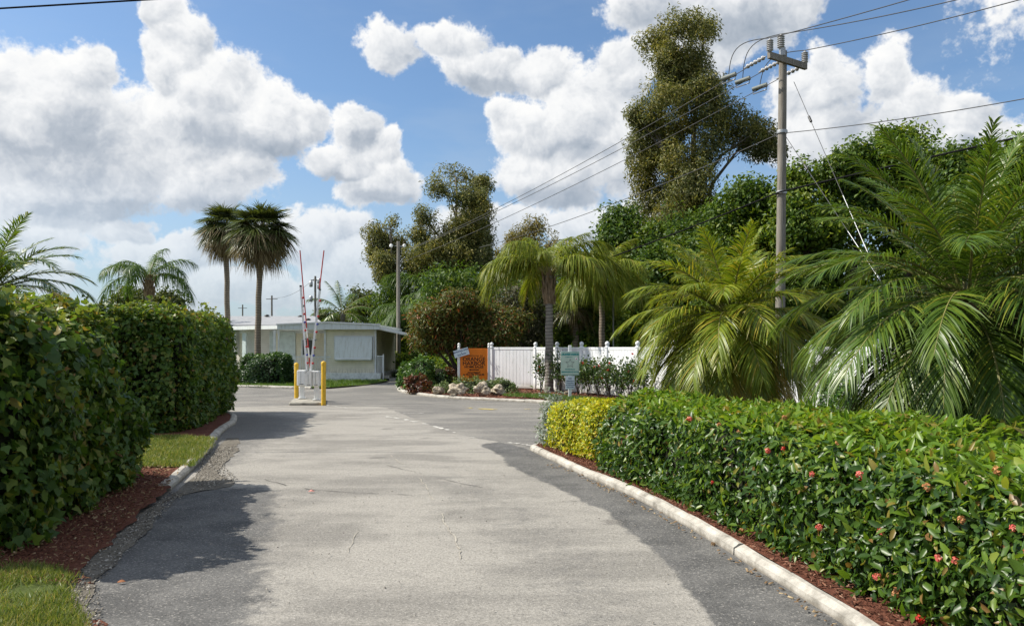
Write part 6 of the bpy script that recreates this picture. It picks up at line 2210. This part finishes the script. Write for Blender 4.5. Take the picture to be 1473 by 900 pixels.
wire('thick black cable sagging left from the pole past the queen palm', P(1122, 276, DP - .2), P(600, 455, 48), .35, .026, M_CABLE, 'telephone_cable', 'cable', 'black cables on the pole')
for lab, a, b, g0, g1 in (('guy wire with pale guard, nearer the pole', (1142, 118, DP), (1262, 395, 21), .32, .66), ('guy wire with pale guard, farther from the pole', (1130, 196, DP), (1300, 455, 20.5), .30, .70)):
    A_, B_ = P(*a), P(*b)
    B_ = A_ + (B_ - A_) * ((A_.z - .1) / (A_.z - B_.z))
    o = empty('guy_wire', A_, 0, lab, 'guy wire', 'guy wires of the big pole')
    m = MB(); m.tube([(0, 0, 0), B_ - A_], .010, 5); m.build('cable', M_WIRE, o)
    m = MB(); m.tube([(B_ - A_) * .42, (B_ - A_) * .60], .012, 8); m.build('guard', M_GALV, o)
    m = MB(); m.tube([(B_ - A_) * .14, (B_ - A_) * .16], .04, 8); m.build('guy_insulator', M_DKMET, o)
# overhead service cable that shadows the road
wire('black overhead cable crossing the top left corner, casting a thin line on the road', P(-2500, 160, 13.5), P(3600, -203, 13.5), .015, .015, M_CABLE, 'overhead_cable', 'cable')
# far thin poles
for lab, px, py, d, ah in (('far wooden pole with short crossarm behind the house roof', 391, 425, 78, 430), ('faintest far pole at the left end of the house roof', 349, 438, 100, 443), ('far pole with transformers between the two raised gate arms', 453.5, 397, 64, 403)):
    q = Vector((hx(px, d), d, 0))
    h_ = P(0, py, d).z
    o = utility_pole(lab, q, h_, .11, .08)
    m = MB()
    za = P(0, ah, d).z
    if px < 450: m.bar((-.55, 0, za), (.55, 0, za), .06, .06)
    else: m.bar((-.35, 0, za), (.25, 0, za), .08, .08)
    m.build('crossarm', B_POLE, o)
    if px > 450:
        for zz, sx_ in ((405, 1), (412, 1), (409, -1), (430, -1)):
            m = MB(); m.lathe([(.10, -.2), (.14, -.15), (.14, .2), (.08, .26)], (sx_ * (.30 if sx_ > 0 else .34), 0, P(0, zz, d).z), 10); m.build('transformer', M_GALV, o)
wire('thin distant wire left of the far transformers pole', P(453, 400, 64), P(391, 428, 78), .5, .012, M_WIRE, group='wires strung between the poles')
# security light on the thin palm side
ol = empty('yard_light', P(876, 404, 33), 0, 'small glass yard light glinting among hanging palm fronds', 'lamp')
m = MB(); m.lathe([(.05, -.18), (.13, -.12), (.15, 0), (.10, .10), (.06, .14)], (0, 0, 0), 12); m.build('globe', M_WHITE, ol)
m = MB(); m.lathe([(.06, .14), (.16, .17), (.05, .30)], (0, 0, 0), 12); m.build('hood', M_GALV, ol)
m = MB(); m.tube([(0, 0, .25), (.25, .3, .42), (.30, .9, .30), (.3, 1.0, -3.2)], .035, 8); m.build('arm', M_GALV, ol)

# ---- a few fallen bits on the road
def scrap(name, label, px, py, mat, s, rz):
    q = G(px, py)
    m = MB()
    n = 7
    vs = [(s * t, s * .28 * math.sin(PI * min(.999, t + .04)) * sd, .012 + s * .22 * math.sin(PI * t) * (.6 + .4 * sd)) for t in np.linspace(-.0, 1, n) for sd in (-1, 1)]
    fs = [(2 * i, 2 * i + 2, 2 * i + 3, 2 * i + 1) for i in range(n - 1)]
    m.add(vs, fs)
    tag(m.build(name, mat, None, (q.x, q.y, .008), rz), label, 'litter')


scrap('fallen_leaf', 'curled orange brown leaf on the asphalt below the near hedge shadow', 168, 841, M_CURL if 'M_CURL' in globals() else plain('curled_leaf', (.26, .11, .05), .8, .2), .06, .3)
scrap('paper_scrap', 'red and white paper scrap lying on the pale lane', 443, 709, plain('red_white_paper', (.50, .22, .18), .7, .3, 0, .8, 40), .08, .1)
